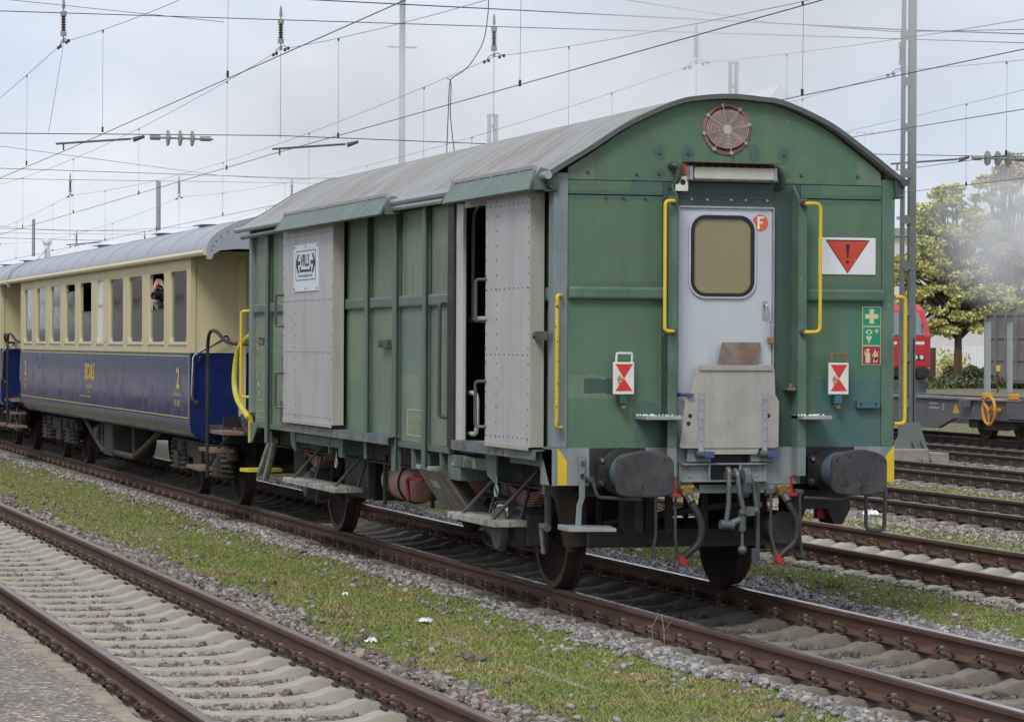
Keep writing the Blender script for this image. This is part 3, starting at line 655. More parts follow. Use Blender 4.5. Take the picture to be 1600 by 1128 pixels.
b = MB(); b.box(-5.5, -5.15, -1.44, -1.40, 2.0, 2.075); b.cyl((-5.4, -1.45, 2.037), (-5.4, -1.38, 2.037), .03, n=8); b.build('door_latch', 'iron', W, bev=.003)
for x0, x1, z in ((-9.52, -4.84, 1.155), (-2.62, -.18, 1.192)):
    b = MB(); b.prism([(-1.46, z+.03), (-1.51, z+.03), (-1.515, z-.05), (-1.505, z-.05), (-1.50, z+.015), (-1.46, z+.015)], 'x', x0, x1); b.prism([(-1.46, z+.03), (-1.40, z+.03), (-1.40, z+.02), (-1.46, z+.02)], 'x', x0, x1); b.build('door_track', 'worn_track', W)
    for k in range(4): 
        xx = x0+.1+(x1-x0-.2)*k/3; wb('track_bracket', 'green_teal', xx-.03, xx+.03, -1.46, -1.38, z-.06, z+.012)
MB().tube([(-5.0, -1.49, 3.285), (-2.65, -1.49, 3.275)], .026, 8).build('top_track', 'galv', W, smooth=True)
MB().tube([(-11.78, -1.49, 3.245), (-9.45, -1.49, 3.255)], .024, 8).build('top_track', 'green_teal', W, smooth=True)
# drip hoods above the doors
for x0, x1 in ((-9.4, -4.88), (-2.63, -.2)):
    A = [(x0, -1.515, 3.40), (x1, -1.515, 3.40), (x1+.3, -1.66, 3.225), (x0+.22, -1.66, 3.225)]
    h = MB().hexa(A, [(p[0], p[1]+.012, p[2]-.014) for p in A])
    for xa, xb in ((x0, x0+.22), (x1, x1+.3)): h.prism([(-1.515, 3.399), (-1.659, 3.226), (-1.43, 3.23), (-1.43, 3.38)], 'x', (xa+xb)/2-.012, (xa+xb)/2+.012)
    hood = h.build('drip_hood', 'green_teal', W)
    b = MB()
    for k in range(7): x = x0+.1+(x1-x0-.1)*k/6; b.box(x-.012, x+.012, -1.53, -1.50, 3.385, 3.425)
    b.box(x0, x1, -1.523, -1.50, 3.40, 3.428); b.build('hood_clip', 'galv', hood)
# right doorway: frame, interior
wb('door_frame', 'black', -3.08, -2.88, -1.425, -1.30, 1.14, 3.27, bev=.006)
wb('door_jamb', 'interior_white', -2.878, -2.66, -1.40, -1.375, 1.2, 3.25); wb('door_jamb', 'black', -2.878, -2.665, -1.374, -1.362, 1.2, 3.25)
wb('door_jamb', 'interior_white', -2.66, -1.22, -1.39, -1.36, 3.2, 3.254)
wb('threshold', 'wood', -2.66, -1.22, -1.40, -1.15, 1.165, 1.215, bev=.005)
b = MB(); b.tube(bend([(-2.6, -1.28, 3.24), (-2.88, -1.25, 3.15), (-2.88, -1.25, 2.26)], .1), .016, 8); b.tube([(-2.95, -1.25, 2.25), (-1.8, -1.25, 2.25)], .026, 8); b.tube(bend([(-2.8, -1.31, 1.62), (-2.52, -1.31, 1.62), (-2.52, -1.31, 1.27), (-2.8, -1.31, 1.27)], .1), .02, 8)
b.build('grab_rail', 'interior_white', W, smooth=True)
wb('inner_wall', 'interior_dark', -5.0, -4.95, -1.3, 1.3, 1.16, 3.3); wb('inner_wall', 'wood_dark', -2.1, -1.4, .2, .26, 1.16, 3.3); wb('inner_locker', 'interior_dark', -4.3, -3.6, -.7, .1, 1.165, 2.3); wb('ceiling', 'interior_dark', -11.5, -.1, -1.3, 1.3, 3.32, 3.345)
MB().tube(bend([(-3.15, -1.37, 2.405), (-3.2, -1.46, 2.405), (-3.2, -1.46, 1.4), (-3.15, -1.37, 1.4)], .06), .018, 8).build('hand_rail', 'green_dark', W, smooth=True)
MB().tube(bend([(-9.34, -1.38, 2.41), (-9.36, -1.46, 2.41), (-9.36, -1.46, 1.4), (-9.34, -1.38, 1.4)], .06), .018, 8).build('hand_rail', 'green_dark', W, smooth=True)
# board and lettering on the side
VB = box('company_board', 'board_white', W, -8.72, -7.58, -1.5505, -1.5415, 2.575, 3.06)
b = MB(); x0, x1, z0, z1, t = -8.62, -7.69, 2.69, 2.995, .012
for r in (rect(x0, x1, z1-t*.6, z1), rect(x0, x1, z0, z0+t*.6), rect(x0, x0+t, z0+t*.6, z1-t*.6), rect(x1-t, x1, z0+t*.6, z1-t*.6)): b.prism(r, 'y', -1.5508, -1.553)
b.build('frame_line', 'dark_print', VB)
text('lettering', 'VRLS', 'dark_print', VB, (-8.385, -1.553, 2.836), .17, sx=1.12, bold=.02); text('lettering', 'FERNWANDERER DANIZ', 'dark_print', VB, (-8.5, -1.553, 2.722), .04, sx=1.5)
def arrow(s):
    c = -8.155; P = [(.46, 2.865), (.36, 2.96), (.3, 2.96), (.37, 2.89), (.25, 2.89), (.25, 2.85), (.37, 2.85), (.3, 2.765), (.36, 2.765)]
    return [(c+s*a, z) for a, z in P]
flat('arrow_print', [arrow(1), arrow(-1), rect(-8.42, -7.89, 2.775, 2.8), rect(-8.42, -8.37, 2.801, 2.83), rect(-7.94, -7.89, 2.801, 2.83)], 'dark_print', VB, 'side', -1.5508)
b = MB()
for x in (-8.68, -8.15, -7.62):
    for z in (2.6, 3.035): b.cyl((x, -1.556, z), (x, -1.5508, z), .012, n=6)
b.build('board_screws', 'iron', VB)
def tx(s, x, z, sz, sx=1., y=-1.3785, m='print_yellow'): return text('lettering', s, m, W, (x, y, z), sz, sx=sx)
tx('Bremse O-P-A', -4.56, 1.345, .075, 1.0); tx('MAX. P 26 T', -4.56, 1.25, .075, 1.0)
b = MB()
for r in (rect(-4.62, -4.0, 1.432, 1.44), rect(-4.62, -4.0, 1.2, 1.208), rect(-4.62, -4.605, 1.209, 1.431), rect(-4.015, -4.0, 1.209, 1.431)): b.prism(r, 'y', -1.3765, -1.379)
b.build('lettering_frame', 'print_yellow', W)
tx('80', -11.46, 2.12, .09, 1.2); tx('80 DB', -11.46, 1.96, .09, 1.6); tx('8081 194-0', -11.46, 1.8, .085, 1.2); tx('Bs', -11.46, 1.64, .09, 1.2); tx('A\n s', -11.4, 1.545, .09, 2., m='white_paint'); tx('+ 26', -11.0, 1.54, .06, 1.2); tx('+ 15', -11.0, 1.46, .06, 1.2); tx('18-123', -11.42, 1.29, .08, 1.4); tx('8.  3', -11.4, 1.21, .07, 1.4); tx('Gerätewagen', -10.5, 2.16, .085, 1.1); tx('nur mit Sicherung', -10.52, 1.93, .045, 1.2)
b = MB()
for r in (rect(-11.44, -11.1, 1.39, 1.397), rect(-11.44, -10.98, 1.27, 1.277), rect(-11.44, -10.98, 1.195, 1.202)): b.prism(r, 'y', -1.3765, -1.379)
b.build('lettering_frame', 'print_yellow', W)
wb('number_plate', 'dark_print', -11.32, -10.98, -1.384, -1.3765, 2.02, 2.1); tx('38 03.8', -11.28, 2.035, .06, 1.1, -1.3855, 'print_yellow')
wb('sticker', 'dark_print', -10.95, -10.78, -1.382, -1.3765, 2.19, 2.36); tx('A', -10.9, 2.22, .12, 1.1, -1.384, 'white_rusty')
wb('cover_plate', 'iron', -10.1, -9.4, -1.395, -1.3765, 1.17, 1.42, bev=.004); wb('cover_plate', 'underframe', -10.0, -9.5, -1.392, -1.3765, 1.62, 1.9)

# ------------------------------------------------------------------ van end wall (faces +x)
def wend(name, m, y0, y1, z0, z1, x0=-.03, x1=0., bev=0, parent=None): return box(name, m, parent or W, x0, x1, y0, y1, z0, z1, bev=bev)
gp = [(-1.31, 3.312), (1.312, 3.312)]+[(y*.96, z-.035) for y, z in RC[::-1] if abs(y) < 1.37]
MB().prism(gp, 'x', -.03, .0).build('gable_panel', 'green_end', W)
for y0, y1 in ((-1.307, -.537), (.618, 1.309)):
    wend('end_panel', 'green_end', y0, y1, 3.202, 3.306); wend('end_panel', 'green_end', y0, y1, 2.486, 3.192); wend('end_panel', 'green_end', y0, y1, 1.244, 2.394, x1=-.001)
    MB().prism([(.0005, 2.392), (.045, 2.396), (.05, 2.41), (.05, 2.468), (.042, 2.482), (.0005, 2.488)], 'y', y0, y1).build('end_belt', 'green_post', W)
wend('end_backing', 'black', -1.31, 1.31, 1.0, 3.33, -.06, -.034)
wend('end_panel', 'green_dark', -.533, -.418, 1.244, 3.306); wend('end_panel', 'green_dark', .388, .614, 1.244, 3.306); wend('end_panel', 'green_dark', -.417, .387, 3.125, 3.306)
wend('panel_joint', 'iron', -.44, .42, 3.185, 3.2, .0, .006)
for y in (-1.0, -.86, -.68, -.3, -.17, .03, .15, .33): MB().cyl((.0, y, 3.175), (.014, y, 3.175), .013, .01, 8).build('joint_bolt', 'iron' if y < -.5 else 'galv', W)
for s, (y0, y1) in ((-1, (-.535, -.46)), (1, (.545, .615))):
    yi = y1 if s < 0 else y0; b = MB(); b.box(.128, .14, y0, y1, 1.243, 3.19); b.box(.141, .148, y0, y1, 3.02, 3.19) if 0 else None
    t = .012; a0, a1 = (yi-t, yi) if s < 0 else (yi, yi+t)
    b.prism([(.001, 1.243), (.127, 1.243), (.127, 3.2), (.001, 3.3)], 'y', a0, a1); p = b.build('gangway_post', 'green_post', W)
    b = MB(); b.box(.128, .14, y0, y1, 1.02, 1.242); b.box(.02, .127, a0, a1, 1.02, 1.242); b.build('post_foot', 'corner_grey', p)
    yr = -.585 if s < 0 else .705
    MB().tube(bend([(.14, (y0+y1)/2, 3.15), (.2, (y0+y1)/2+s*.01, 3.15), (.2, yr, 3.15), (.2, yr, 2.145), (.2, (y0+y1)/2+s*.01, 2.145), (.14, (y0+y1)/2, 2.145)], .05), .0145, 8).build('hand_rail', 'yellow', W, smooth=True)
    for z in (3.15, 2.145): MB().cyl((.14, (y0+y1)/2, z), (.19, (y0+y1)/2, z), .028, .022, 8).build('rail_bolt', 'iron', p)
    b = MB(); ya, yb = (-.755, -.455) if s < 0 else (.545, .79)
    b.box(.0, .26, ya, yb, 1.462, 1.492); b.build('end_shelf', 'galv', W, bev=.005)
    b = MB(); [b.ball((rnd.uniform(.03, .24), rnd.uniform(ya, yb), 1.495), rnd.uniform(.004, .011), 5) for _ in range(26)]; b.build('flaking', 'white_paint', W, kind='stuff')
# end door
DR = wend('end_door', 'end_door', -.405, .375, 1.243, 3.108, -.02, .012, bev=.004)
b = MB(); b.box(.0, .03, -.417, -.406, 1.243, 3.12); b.box(.0, .03, .376, .387, 1.243, 3.12); b.box(.0, .03, -.406, .376, 3.109, 3.124); b.build('door_frame', 'galv', W)
win = ((-.3, .208, 2.43, 3.042), .11)
def rr(g, r=.11): a = win[0]; return rrect(a[0]-g, a[1]+g, a[2]-g, a[3]+g, r+g, 6)
ring_frame(MB(), rr(.026), rr(.012), 'x', .0125, .03).build('window_frame', 'steel', DR); ring_frame(MB(), rr(.011), rr(-.016), 'x', .0125, .034).build('window_rubber', 'rubber', DR)
MB().prism(rr(-.0155), 'x', .0125, .018).build('window_pane', 'window_blind', DR)
fd = MB().prism([(.272+.066*math.cos(i*math.pi/14), 3.0+.066*math.sin(i*math.pi/14)) for i in range(28)], 'x', .0125, .0145).build('disc_sign', 'orange_disc', DR)
flat('letter', [rect(.248, .266, 2.95, 3.05), rect(.267, .302, 3.034, 3.05), rect(.267, .292, 2.994, 3.009)], 'white_paint', fd, 'end', .0147, .002)
b = MB(); b.prism(rrect(.295, .33, 2.24, 2.39, .012), 'x', .0125, .022); b.tube(bend([(.022, .312, 2.36), (.06, .312, 2.36), (.06, .315, 2.28), (.06, .318, 2.26)], .02), .011, 7); b.build('door_handle', 'galv', DR, smooth=True)
b = MB(); b.tube(bend([(.05, .335, 2.1), (.05, .335, 2.22), (.05, .362, 2.22), (.05, .362, 2.1)], .012), .006, 6); pl_ = b.build('padlock', 'steel', W); box('lock_body', 'brass', pl_, .035, .065, .327, .37, 2.05, 2.105, bev=.004)
# gangway bridge plate, folded up
P = [(-.421, 1.243), (-.385, 1.236), (.37, 1.236), (.404, 1.245), (.407, 1.6), (.375, 1.655), (.366, 1.86), (.34, 1.89), (-.255, 1.89), (-.281, 1.86), (-.335, 1.66), (-.375, 1.61)]
BP = MB().prism(P, 'x', .075, .098).build('bridge_plate', 'plate', W, bev=.004)
MB().box(.098, .112, -.26, .345, 1.845, 1.885).build('plate_edge', 'plate', BP)
MB().prism([(-.245, 1.238), (.245, 1.238), (.225, 1.19), (-.225, 1.19)], 'x', .07, .09).build('plate_lip', 'plate', BP)
A = [(.1, -.115, 1.88), (.1, .215, 1.88), (.03, .272, 2.062), (.03, -.048, 2.062)]
MB().hexa(A, [(p[0]+.012, p[1], p[2]) for p in A]).build('plate_flap', 'rusty', BP)
for y in (-.268, .262):
    st_ = MB().box(.0985, .108, y, y+.042, 1.2, 1.675); h = st_.build('hinge_strap', 'galv', BP)
    b = MB(); [b.cyl((.108, y+.021, z), (.116, y+.021, z), .009, .007, 7) for z in (1.3, 1.4, 1.47, 1.54, 1.62)]; b.build('rivet', 'steel', h)
    c_ = MB(); c_.cyl((.1, y-.02, 1.19), (.1, y+.06, 1.19), .026, n=10); c_.build('hinge', 'iron', BP); wend('hinge_stop', 'blue_stop', y+.045, y+.125, 1.165, 1.212, .06, .13, .003, BP)
    wend('hinge_bracket', 'grey_blue', y-.075, y+.12, 1.13, 1.232, .031, .06, .004)
b = MB()
for y, z in ((-.335, 1.49), (-.348, 1.43), (.315, 1.49)): b.cyl((.098, y, z), (.0995, y, z), .017, n=10)
b.build('plate_hole', 'rubber', BP)
b = MB(); [b.cyl((.098, y, z), (.102, y, z), .006, n=6) for y, z in ((-.22, 1.8), (.0, 1.79), (.3, 1.8), (-.05, 1.71), (.02, 1.65), (-.04, 1.57), (.0, 1.52), (.05, 1.44), (-.02, 1.44))]; b.build('plate_rivets', 'steel', BP)
b = MB(); b.tube([(.02, -.44, 1.655), (.12, -.35, 1.652)], .014, 7); b.box(.1, .13, -.37, -.32, 1.64, 1.665); b.build('plate_catch', 'blue_stop', W)
b = MB(); b.box(.0, .13, .47, .53, 1.69, 1.71); b.cyl((.1, .5, 1.70), (.1, .5, 1.74), .012, n=6); b.build('plate_catch', 'rusty', W)
# lamp, hood, pipes, fan
b = MB(); b.box(.0, .1, -.335, .355, 3.318, 3.325); lb = b.build('lamp_tray', 'galv', W)
MB().prism(rrect(-.325, .345, 3.326, 3.422, .02), 'x', .05, .14).build('lamp', 'lamp_lens', W, bev=.01)
for y in (-.35, .35): wend('lamp_end', 'galv', y-.012, y+.012, 3.322, 3.426, .05, .142)
b = MB(); b.box(.002, .05, -.375, .37, 3.36, 3.448); b.build('lamp_back', 'orange_rust', W); [wend('lamp_vent', 'black', y, y+.035, 3.424, 3.447, .051, .056) for y in np.arange(-.34, .33, .07)]
A = [(.0, -.375, 3.462), (.0, .39, 3.462), (.19, .41, 3.448), (.19, -.375, 3.452)]; MB().hexa(A, [(p[0], p[1], p[2]+.007) for p in A]).build('lamp_hood', 'rust', W)
wend('camera_bracket', 'white_rusty', -.448, -.345, 3.235, 3.352, .04, .055, .003); MB().cyl((.055, -.39, 3.305), (.058, -.39, 3.305), .022, n=12).build('bracket_hole', 'rubber', W)
MB().tube(bend([(.0, -.475, 3.43), (.07, -.47, 3.44), (.07, -.425, 3.42), (.06, -.43, 3.33), (.0, -.47, 3.26)], .05), .026, 8).build('cable_pipe', 'green_dark', W, smooth=True)
b = MB(); b.tube(bend([(.02, .36, 3.4), (.08, .385, 3.43), (.08, .43, 3.36), (.05, .44, 3.28), (.0, .41, 3.27)], .05), .022, 8); b.build('cable_pipe', 'green_dark', W, smooth=True)
fc = (-.012, 3.728)
FAN = MB().lathe([(.2, 0), (.2, .012), (.176, .016), (.176, -.02)], (0.0, *fc), 'x', 36).build('fan_ring', 'fan_rust', W, smooth=True)
MB().cyl((.001, *fc), (.004, *fc), .178, n=28).build('fan_housing', 'black', W)
b = MB()
for k in range(7):
    a = 2*math.pi*k/7+.3; A = []
    for rr_, da in ((.04, -.25), (.04, .25), (.165, .22), (.165, -.2)): A.append((.008 if da > 0 else .019, fc[0]+rr_*math.cos(a+da), fc[1]+rr_*math.sin(a+da)))
    b.hexa(A, [(p[0]-.003, p[1], p[2]) for p in A])
b.cyl((.004, *fc), (.02, *fc), .045, n=16); b.build('fan_blades', 'fan_rust', W)
b = MB()
for k in range(11): b.tube([(.028, fc[0]+(.04+.0132*k)*math.cos(i*math.pi/16), fc[1]+(.04+.0108*k)*math.sin(i*math.pi/16)) for i in range(32)], .0032, 4, True)
for k in range(8): a = k*math.pi/4+.2; b.tube([(.0245, fc[0]+.03*math.cos(a), fc[1]+.03*math.sin(a)), (.0245, fc[0]+.178*math.cos(a), fc[1]+.178*math.sin(a))], .0032, 4)
b.cyl((.0205, *fc), (.031, *fc), .035, n=14); b.build('fan_grille', 'fan_grille', W)
for k in range(8):
    a = k*math.pi/4+.2; MB().cyl((.012, fc[0]+.19*math.cos(a), fc[1]+.19*math.sin(a)), (.024, fc[0]+.19*math.cos(a), fc[1]+.19*math.sin(a)), .02, .014, 10).build('fan_bolt', 'galv', FAN)
mat('paint_patch', (.068, .13, .1), .55, var=.15, vs=9); mat('stain', (.2, .2, .17), .6, var=.3, vs=20)
for y, z, w, h in ((-.565, 3.53, .05, .062), (-.33, 3.53, .055, .06), (.22, 3.545, .05, .075), (.475, 3.54, .055, .06), (-.57, 3.37, .06, .05), (.46, 3.38, .06, .05), (-.66, 1.5, .12, .1)):
    pts = [(y+w*rnd.uniform(.85, 1.1)*math.cos(i*.42), z+h*rnd.uniform(.85, 1.1)*math.sin(i*.42)) for i in range(15)]; flat('paint_patch', [pts], 'paint_patch', W, 'end', .0003, .0008)
b = MB(); [b.cyl((0.0, y, z), (.012, y, z), .016, .01, 7) for y, z in ((-.565, 3.53), (-.33, 3.53), (.475, 3.54), (-.57, 3.37), (.46, 3.38), (-1.15, 3.37), (-.75, 3.36), (.62, 3.38), (1.1, 3.38))]; b.build('wall_bolt', 'iron', W)
# warning board and safety signs
WS = wend('warning_sign', 'white_paint', .768, 1.257, 2.603, 2.895, .001, .009, .003)
flat('sign_triangle_border', [[(.825, 2.878), (1.205, 2.878), (1.015, 2.612)]], 'dark_print', WS, 'end', .0092, .001); flat('sign_triangle', [[(.845, 2.868), (1.185, 2.868), (1.015, 2.63)]], 'red_print', WS, 'end', .0103, .001)
flat('sign_triangle_line', [[(.836, 2.8735), (.848, 2.8735), (1.015, 2.637), (1.182, 2.8735), (1.194, 2.8735), (1.015, 2.62)]], 'red_print', WS, 'end', .0114, .0006)
flat('exclamation_mark', [[(.998, 2.845), (1.032, 2.845), (1.02, 2.735), (1.01, 2.735)], [(1.015+.013*math.cos(i*.63), 2.705+.013*math.sin(i*.63)) for i in range(10)]], 'dark_print', WS, 'end', .0122, .001)
def sign(z0, z1, m):
    s = wend('safety_sign', 'sign_cream', 1.147, 1.308, z0, z1, .001, .004); wend('sign_field', m, 1.152, 1.303, z0+.005, z1-.005, .0041, .0052, 0, s); return s
s1 = sign(2.197, 2.351, 'sign_green'); flat('cross', [rect(1.172, 1.283, 2.256, 2.292), rect(1.209, 1.246, 2.216, 2.2555), rect(1.209, 1.246, 2.2925, 2.332)], 'sign_cream', s1, 'end', .0053, .001)
s2 = sign(2.043, 2.195, 'sign_green')
eye = [(1.172+.065*t, 2.15+.02*math.sin(math.pi*t)) for t in np.linspace(0, 1, 9)]+[(1.237-.065*t, 2.15-.02*math.sin(math.pi*t)) for t in np.linspace(0, 1, 9)[1:-1]]
flat('eye_print', [eye, rect(1.252, 1.288, 2.154, 2.164), rect(1.265, 1.275, 2.141, 2.1535), rect(1.265, 1.275, 2.1645, 2.177), rect(1.182, 1.227, 2.098, 2.118), [(1.187, 2.096), (1.222, 2.096), (1.211, 2.08), (1.198, 2.08)], rect(1.2, 1.209, 2.06, 2.079)], 'sign_cream', s2, 'end', .0053, .001)
flat('eye_pupil', [[(1.2045+.013*math.cos(i*.63), 2.15+.013*math.sin(i*.63)) for i in range(10)]], 'sign_green', s2, 'end', .0064, .0008)
s3 = sign(1.889, 2.041, 'sign_red')
flat('extinguisher_print', [rrect(1.176, 1.216, 1.905, 1.985, .012), rect(1.187, 1.205, 1.986, 2.005), rect(1.179, 1.213, 2.006, 2.016), rect(1.168, 1.176, 1.965, 2.006)]+[[(1.24+.02*k, 1.908), (1.262+.014*k, 1.912), (1.278, 1.945+.03*k), (1.288, 1.97+.03*k), (1.262, 1.95+.025*k), (1.25, 1.935+.02*k)] for k in range(2)]+[[(1.236, 1.95), (1.25, 1.965), (1.268, 1.99), (1.256, 2.015), (1.25, 1.99), (1.238, 1.975)]], 'sign_cream', s3, 'end', .0053, .001)
# tail boards on brackets (they lift off)
def tail_board(y, lab):
    t = thing('tail_board', lab, 'tail marker', (.07, y, 1.66), 'red and white tail boards on the van end'); z0, z1 = 1.655, 1.905
    box('board', 'white_rusty', t, .06, .085, y-.085, y+.085, z0, z1, bev=.006)
    flat('marker_print', [[(y-.07, z1-.015), (y+.07, z1-.015), (y+.002, (z0+z1)/2+.002), (y-.002, (z0+z1)/2+.002)], [(y-.07, z0+.028), (y+.07, z0+.028), (y+.002, (z0+z1)/2-.002), (y-.002, (z0+z1)/2-.002)]], 'marker_red', t, 'end', .0855, .0015)
    MB().tube(bend([(.072, y-.06, z1), (.072, y-.055, z1+.068), (.072, y+.07, z1+.068), (.072, y+.068, z1)], .01, 3), .009, 6).build('carrying_handle', 'brass' if y > 0 else 'white_rusty', t, smooth=True)
    m = 'teal' if y > 0 else 'green_dark'
    b = MB(); b.box(.0, .08, y-.03, y+.03, 1.585, 1.65); b.box(.03, .06, y-.025, y+.025, 1.555, 1.585); b.build('board_bracket', m, W); wend('bracket_foot', 'brass', y-.015, y+.015, 1.545, 1.572, .06, .085)
tail_board(-.875, 'rusty-edged red and white tail board left of the end door'); tail_board(.915, 'rusty-edged red and white tail board right of the end door')
wend('bar_holder', 'teal', 1.09, 1.285, 1.545, 1.61, .0, .05, .004); b = MB(); [b.cyl((.05, y, 1.58), (.052, y, 1.58), .01, n=8) for y in (1.12, 1.25)]; b.build('bar_hole', 'rubber', W)
# corner hand rails
MB().tube(bend([(.012, -1.37, 2.415), (.07, -1.385, 2.415), (.09, -1.42, 2.415), (.09, -1.42, 1.4), (.06, -1.37, 1.4), (.012, -1.36, 1.4)], .045), .0155, 8).build('hand_rail', 'yellow_worn', W, smooth=True)
MB().tube(bend([(.0, 1.43, 2.43), (.0, 1.52, 2.43), (.0, 1.52, 1.42), (.0, 1.43, 1.42)], .05), .0155, 8).build('hand_rail', 'yellow', W, smooth=True)
MB().tube(bend([(-11.67, -1.40, 2.405), (-11.74, -1.5, 2.405), (-11.74, -1.5, 1.42), (-11.67, -1.40, 1.42)], .05), .017, 8).build('hand_rail', 'yellow', W, smooth=True)
MB().tube(bend([(-11.68, -1.40, 2.13), (-12.15, -1.47, 1.98), (-12.2, -1.5, 1.45), (-11.68, -1.42, 1.18)], .35, 8), .034, 8).build('bow_rail', 'yellow_green', W, smooth=True)
for s in (-1, 1):
    b = MB(); y = 1.44*s; b.prism([(1.40*s, 3.37), (1.49*s, 3.355), (1.47*s, 3.24), (1.41*s, 3.22)], 'x', -.2, .05); b.box(-.24, .04, min(1.40*s, 1.49*s), max(1.40*s, 1.49*s), 3.215, 3.228); b.build('eave_bracket', 'green_dark', W)
# ------------------------------------------------------------------ van headstock, buffers, coupling
HS = MB()
for y0, y1, z0, z1 in ((-1.308, -.279, .952, 1.2425), (.196, 1.31, .952, 1.2425), (-.278, .195, 1.187, 1.236), (-.278, .195, .969, 1.116), (-.225, .14, .9, .95)): HS.box(-.05, .012, y0, y1, z0, z1)
HS.prism([(-.6, .951), (-.279, .951), (-.22, .9), (.14, .9), (.2, .951), (.56, .951), (.56, .885), (-.56, .885)], 'x', -.04, .008)
HS.build('headstock', 'grey_blue', W)
for s in (-1, 1):
    b = MB(); y0, y1 = (-1.428, -1.309) if s < 0 else (1.311, 1.425)
    b.box(-.3, .012, y0, y1, .952, 1.2425); b.build('headstock_end', 'corner_grey', W)
flat('warning_corner', [[(-1.385, .955), (-1.311, .955), (-1.311, 1.14), (-1.388, 1.245)]], 'yellow', W, 'end', .0135, .002)
flat('warning_corner', [[(1.423, .957), (1.423, 1.25), (1.3, 1.1), (1.3, .957)]], 'yellow', W, 'end', .0135, .002)
b = MB(); b.prism([(-.3, 1.23), (0.0, 1.23), (.0, .95), (-.06, .95)], 'y', -1.428, -1.41); b.prism([(-.86, 1.14), (-.3, 1.14), (-.06, .95), (.0, .95), (.0, 1.14)], 'y', -1.409, -1.40); b.build('corner_gusset', 'green_teal', W)
b = MB(); b.prism([(-11.66, 1.13), (-11.2, 1.13), (-11.52, .92), (-11.66, .9)], 'y', -1.41, -1.395); b.build('corner_gusset', 'green_teal', W)
wb('corner_post', 'yellow_green', -11.674, -11.65, -1.427, -1.38, .9, 1.24)
wb('headstock', 'underframe', -11.66, -11.6, -1.38, 1.38, .9, 1.2)
flatpts = []
for i in range(17): a = R(180-180*i/16); flatpts.append((.2*math.cos(a), 1.07+.168*math.sin(a)))
def buf_poly(cy):
    h = [(.0, 1.24), (.06, 1.236), (.12, 1.224), (.17, 1.207), (.2, 1.192), (.22, 1.17), (.228, 1.14), (.228, .96), (.222, .93), (.205, .908), (.17, .895), (.09, .887), (0, .885)]
    return [(cy+a, b) for a, b in h]+[(cy-a, b) for a, b in h[-2:0:-1]]
for s in (-1, 1):
    cy = .875*s; y0 = cy-.255
    bp = wend('buffer_base', 'black', y0, cy+.2, .955, 1.241, .0125, .02)
    b = MB(); b.prism(rrect(cy-.205, cy+.205, .935, 1.185, .04), 'x', .0205, .05); base = b.build('buffer_flange', 'black', W)
    for yy in (-.17, .17):
        for zz in (.97, 1.148): MB().cyl((.05, cy+yy, zz), (.085, cy+yy, zz), .022, .017, 6).build('bolt', 'steel', base)
    MB().lathe([(.001, 0), (.185, 0), (.165, .03), (.155, .08), (.155, .13), (.001, .13)], (.05, cy, 1.06), 'x', 28).build('buffer_sleeve', 'black', W, smooth=True)
    MB().lathe([(.001, .131), (.146, .131), (.148, .15), (.148, .505), (.001, .505)], (.05, cy, 1.06), 'x', 28).build('buffer_plunger', 'buffer_blue', W, smooth=True)
    MB().prism(buf_poly(cy), 'x', .555, .615).build('buffer_head', 'buffer_face', W, bev=.012)
    MB().cyl((.614, cy, 1.05), (.617, cy, 1.05), .012, n=8).build('buffer_rivet', 'iron', W)
    b = MB()
    if s < 0: b.tube(bend([(.02, -1.14, 1.0), (.1, -1.125, .99), (.1, -1.09, .865), (.1, -.74, .845)], .04), .014, 7); b.cyl((.02, -1.14, 1.0), (.11, -1.14, 1.0), .024, n=10)
    else: b.tube(bend([(.1, .62, .845), (.1, .98, .828), (.1, 1.0, .9)], .03), .013, 7)
    b.build('shunter_grip', 'iron', W, smooth=True)
MB().tube(bend([(.3, 1.06, .9), (.3, 1.06, .6), (.3, 1.215, .59), (.3, 1.225, .92)], .05), .016, 8).build('stirrup', 'iron', W, smooth=True)
# draw gear
DG = MB(); y0, y1 = -.39, .32
DG.box(.013, .022, y0, -.165, .985, 1.11); DG.box(.013, .022, .1, y1, .985, 1.11); DG.box(.013, .07, y0, y1, 1.108, 1.12); DG.box(.013, .07, y0, y1, .975, .986); DG.box(.013, .07, -.168, -.155, .987, 1.107); DG.box(.013, .07, .09, .102, .987, 1.107)
for y in (y0-.01, y1-.015): DG.box(.013, .03, y, y+.025, .96, 1.13)
DGo = DG.build('drawgear_frame', 'grey_blue', W)
wend('drawgear_slot', 'rubber', -.153, .088, .988, 1.106, .013, .016)
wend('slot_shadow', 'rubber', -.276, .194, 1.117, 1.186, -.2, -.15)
b = MB(); [b.cyl((.022, y, z), (.03, y, z), .018, .014, 8) for y in (-.31, .25) for z in (1.02, 1.075)]; b.build('rivet', 'grey_blue', DGo)
hk = [(.02, 1.03), (.16, 1.04), (.24, 1.09), (.3, 1.095), (.345, 1.05), (.35, .98), (.32, .9), (.27, .855), (.22, .86), (.25, .92), (.275, .975), (.26, 1.0), (.2, .985), (.15, .955), (.02, .97)]
MB().prism(hk, 'y', .035, .09).build('draw_hook', 'coupling', W, bev=.014)
b = MB(); b.cyl((.2, -.08, 1.03), (.2, .13, 1.03), .032, n=14); b.build('coupling_pin', 'rust', W)
def link(b, pts, r): b.tube(bend(pts, .03), r, 8)
CP = MB(); link(CP, [(.2, -.06, 1.08), (.235, -.06, 1.07), (.25, -.07, .8), (.25, -.095, .64)], .02); link(CP, [(.2, .0, 1.07), (.26, .0, 1.05), (.28, .01, .9), (.27, .05, .74)], .02); link(CP, [(.2, .11, 1.05), (.25, .12, 1.0), (.26, .15, .84), (.25, .17, .74)], .02)
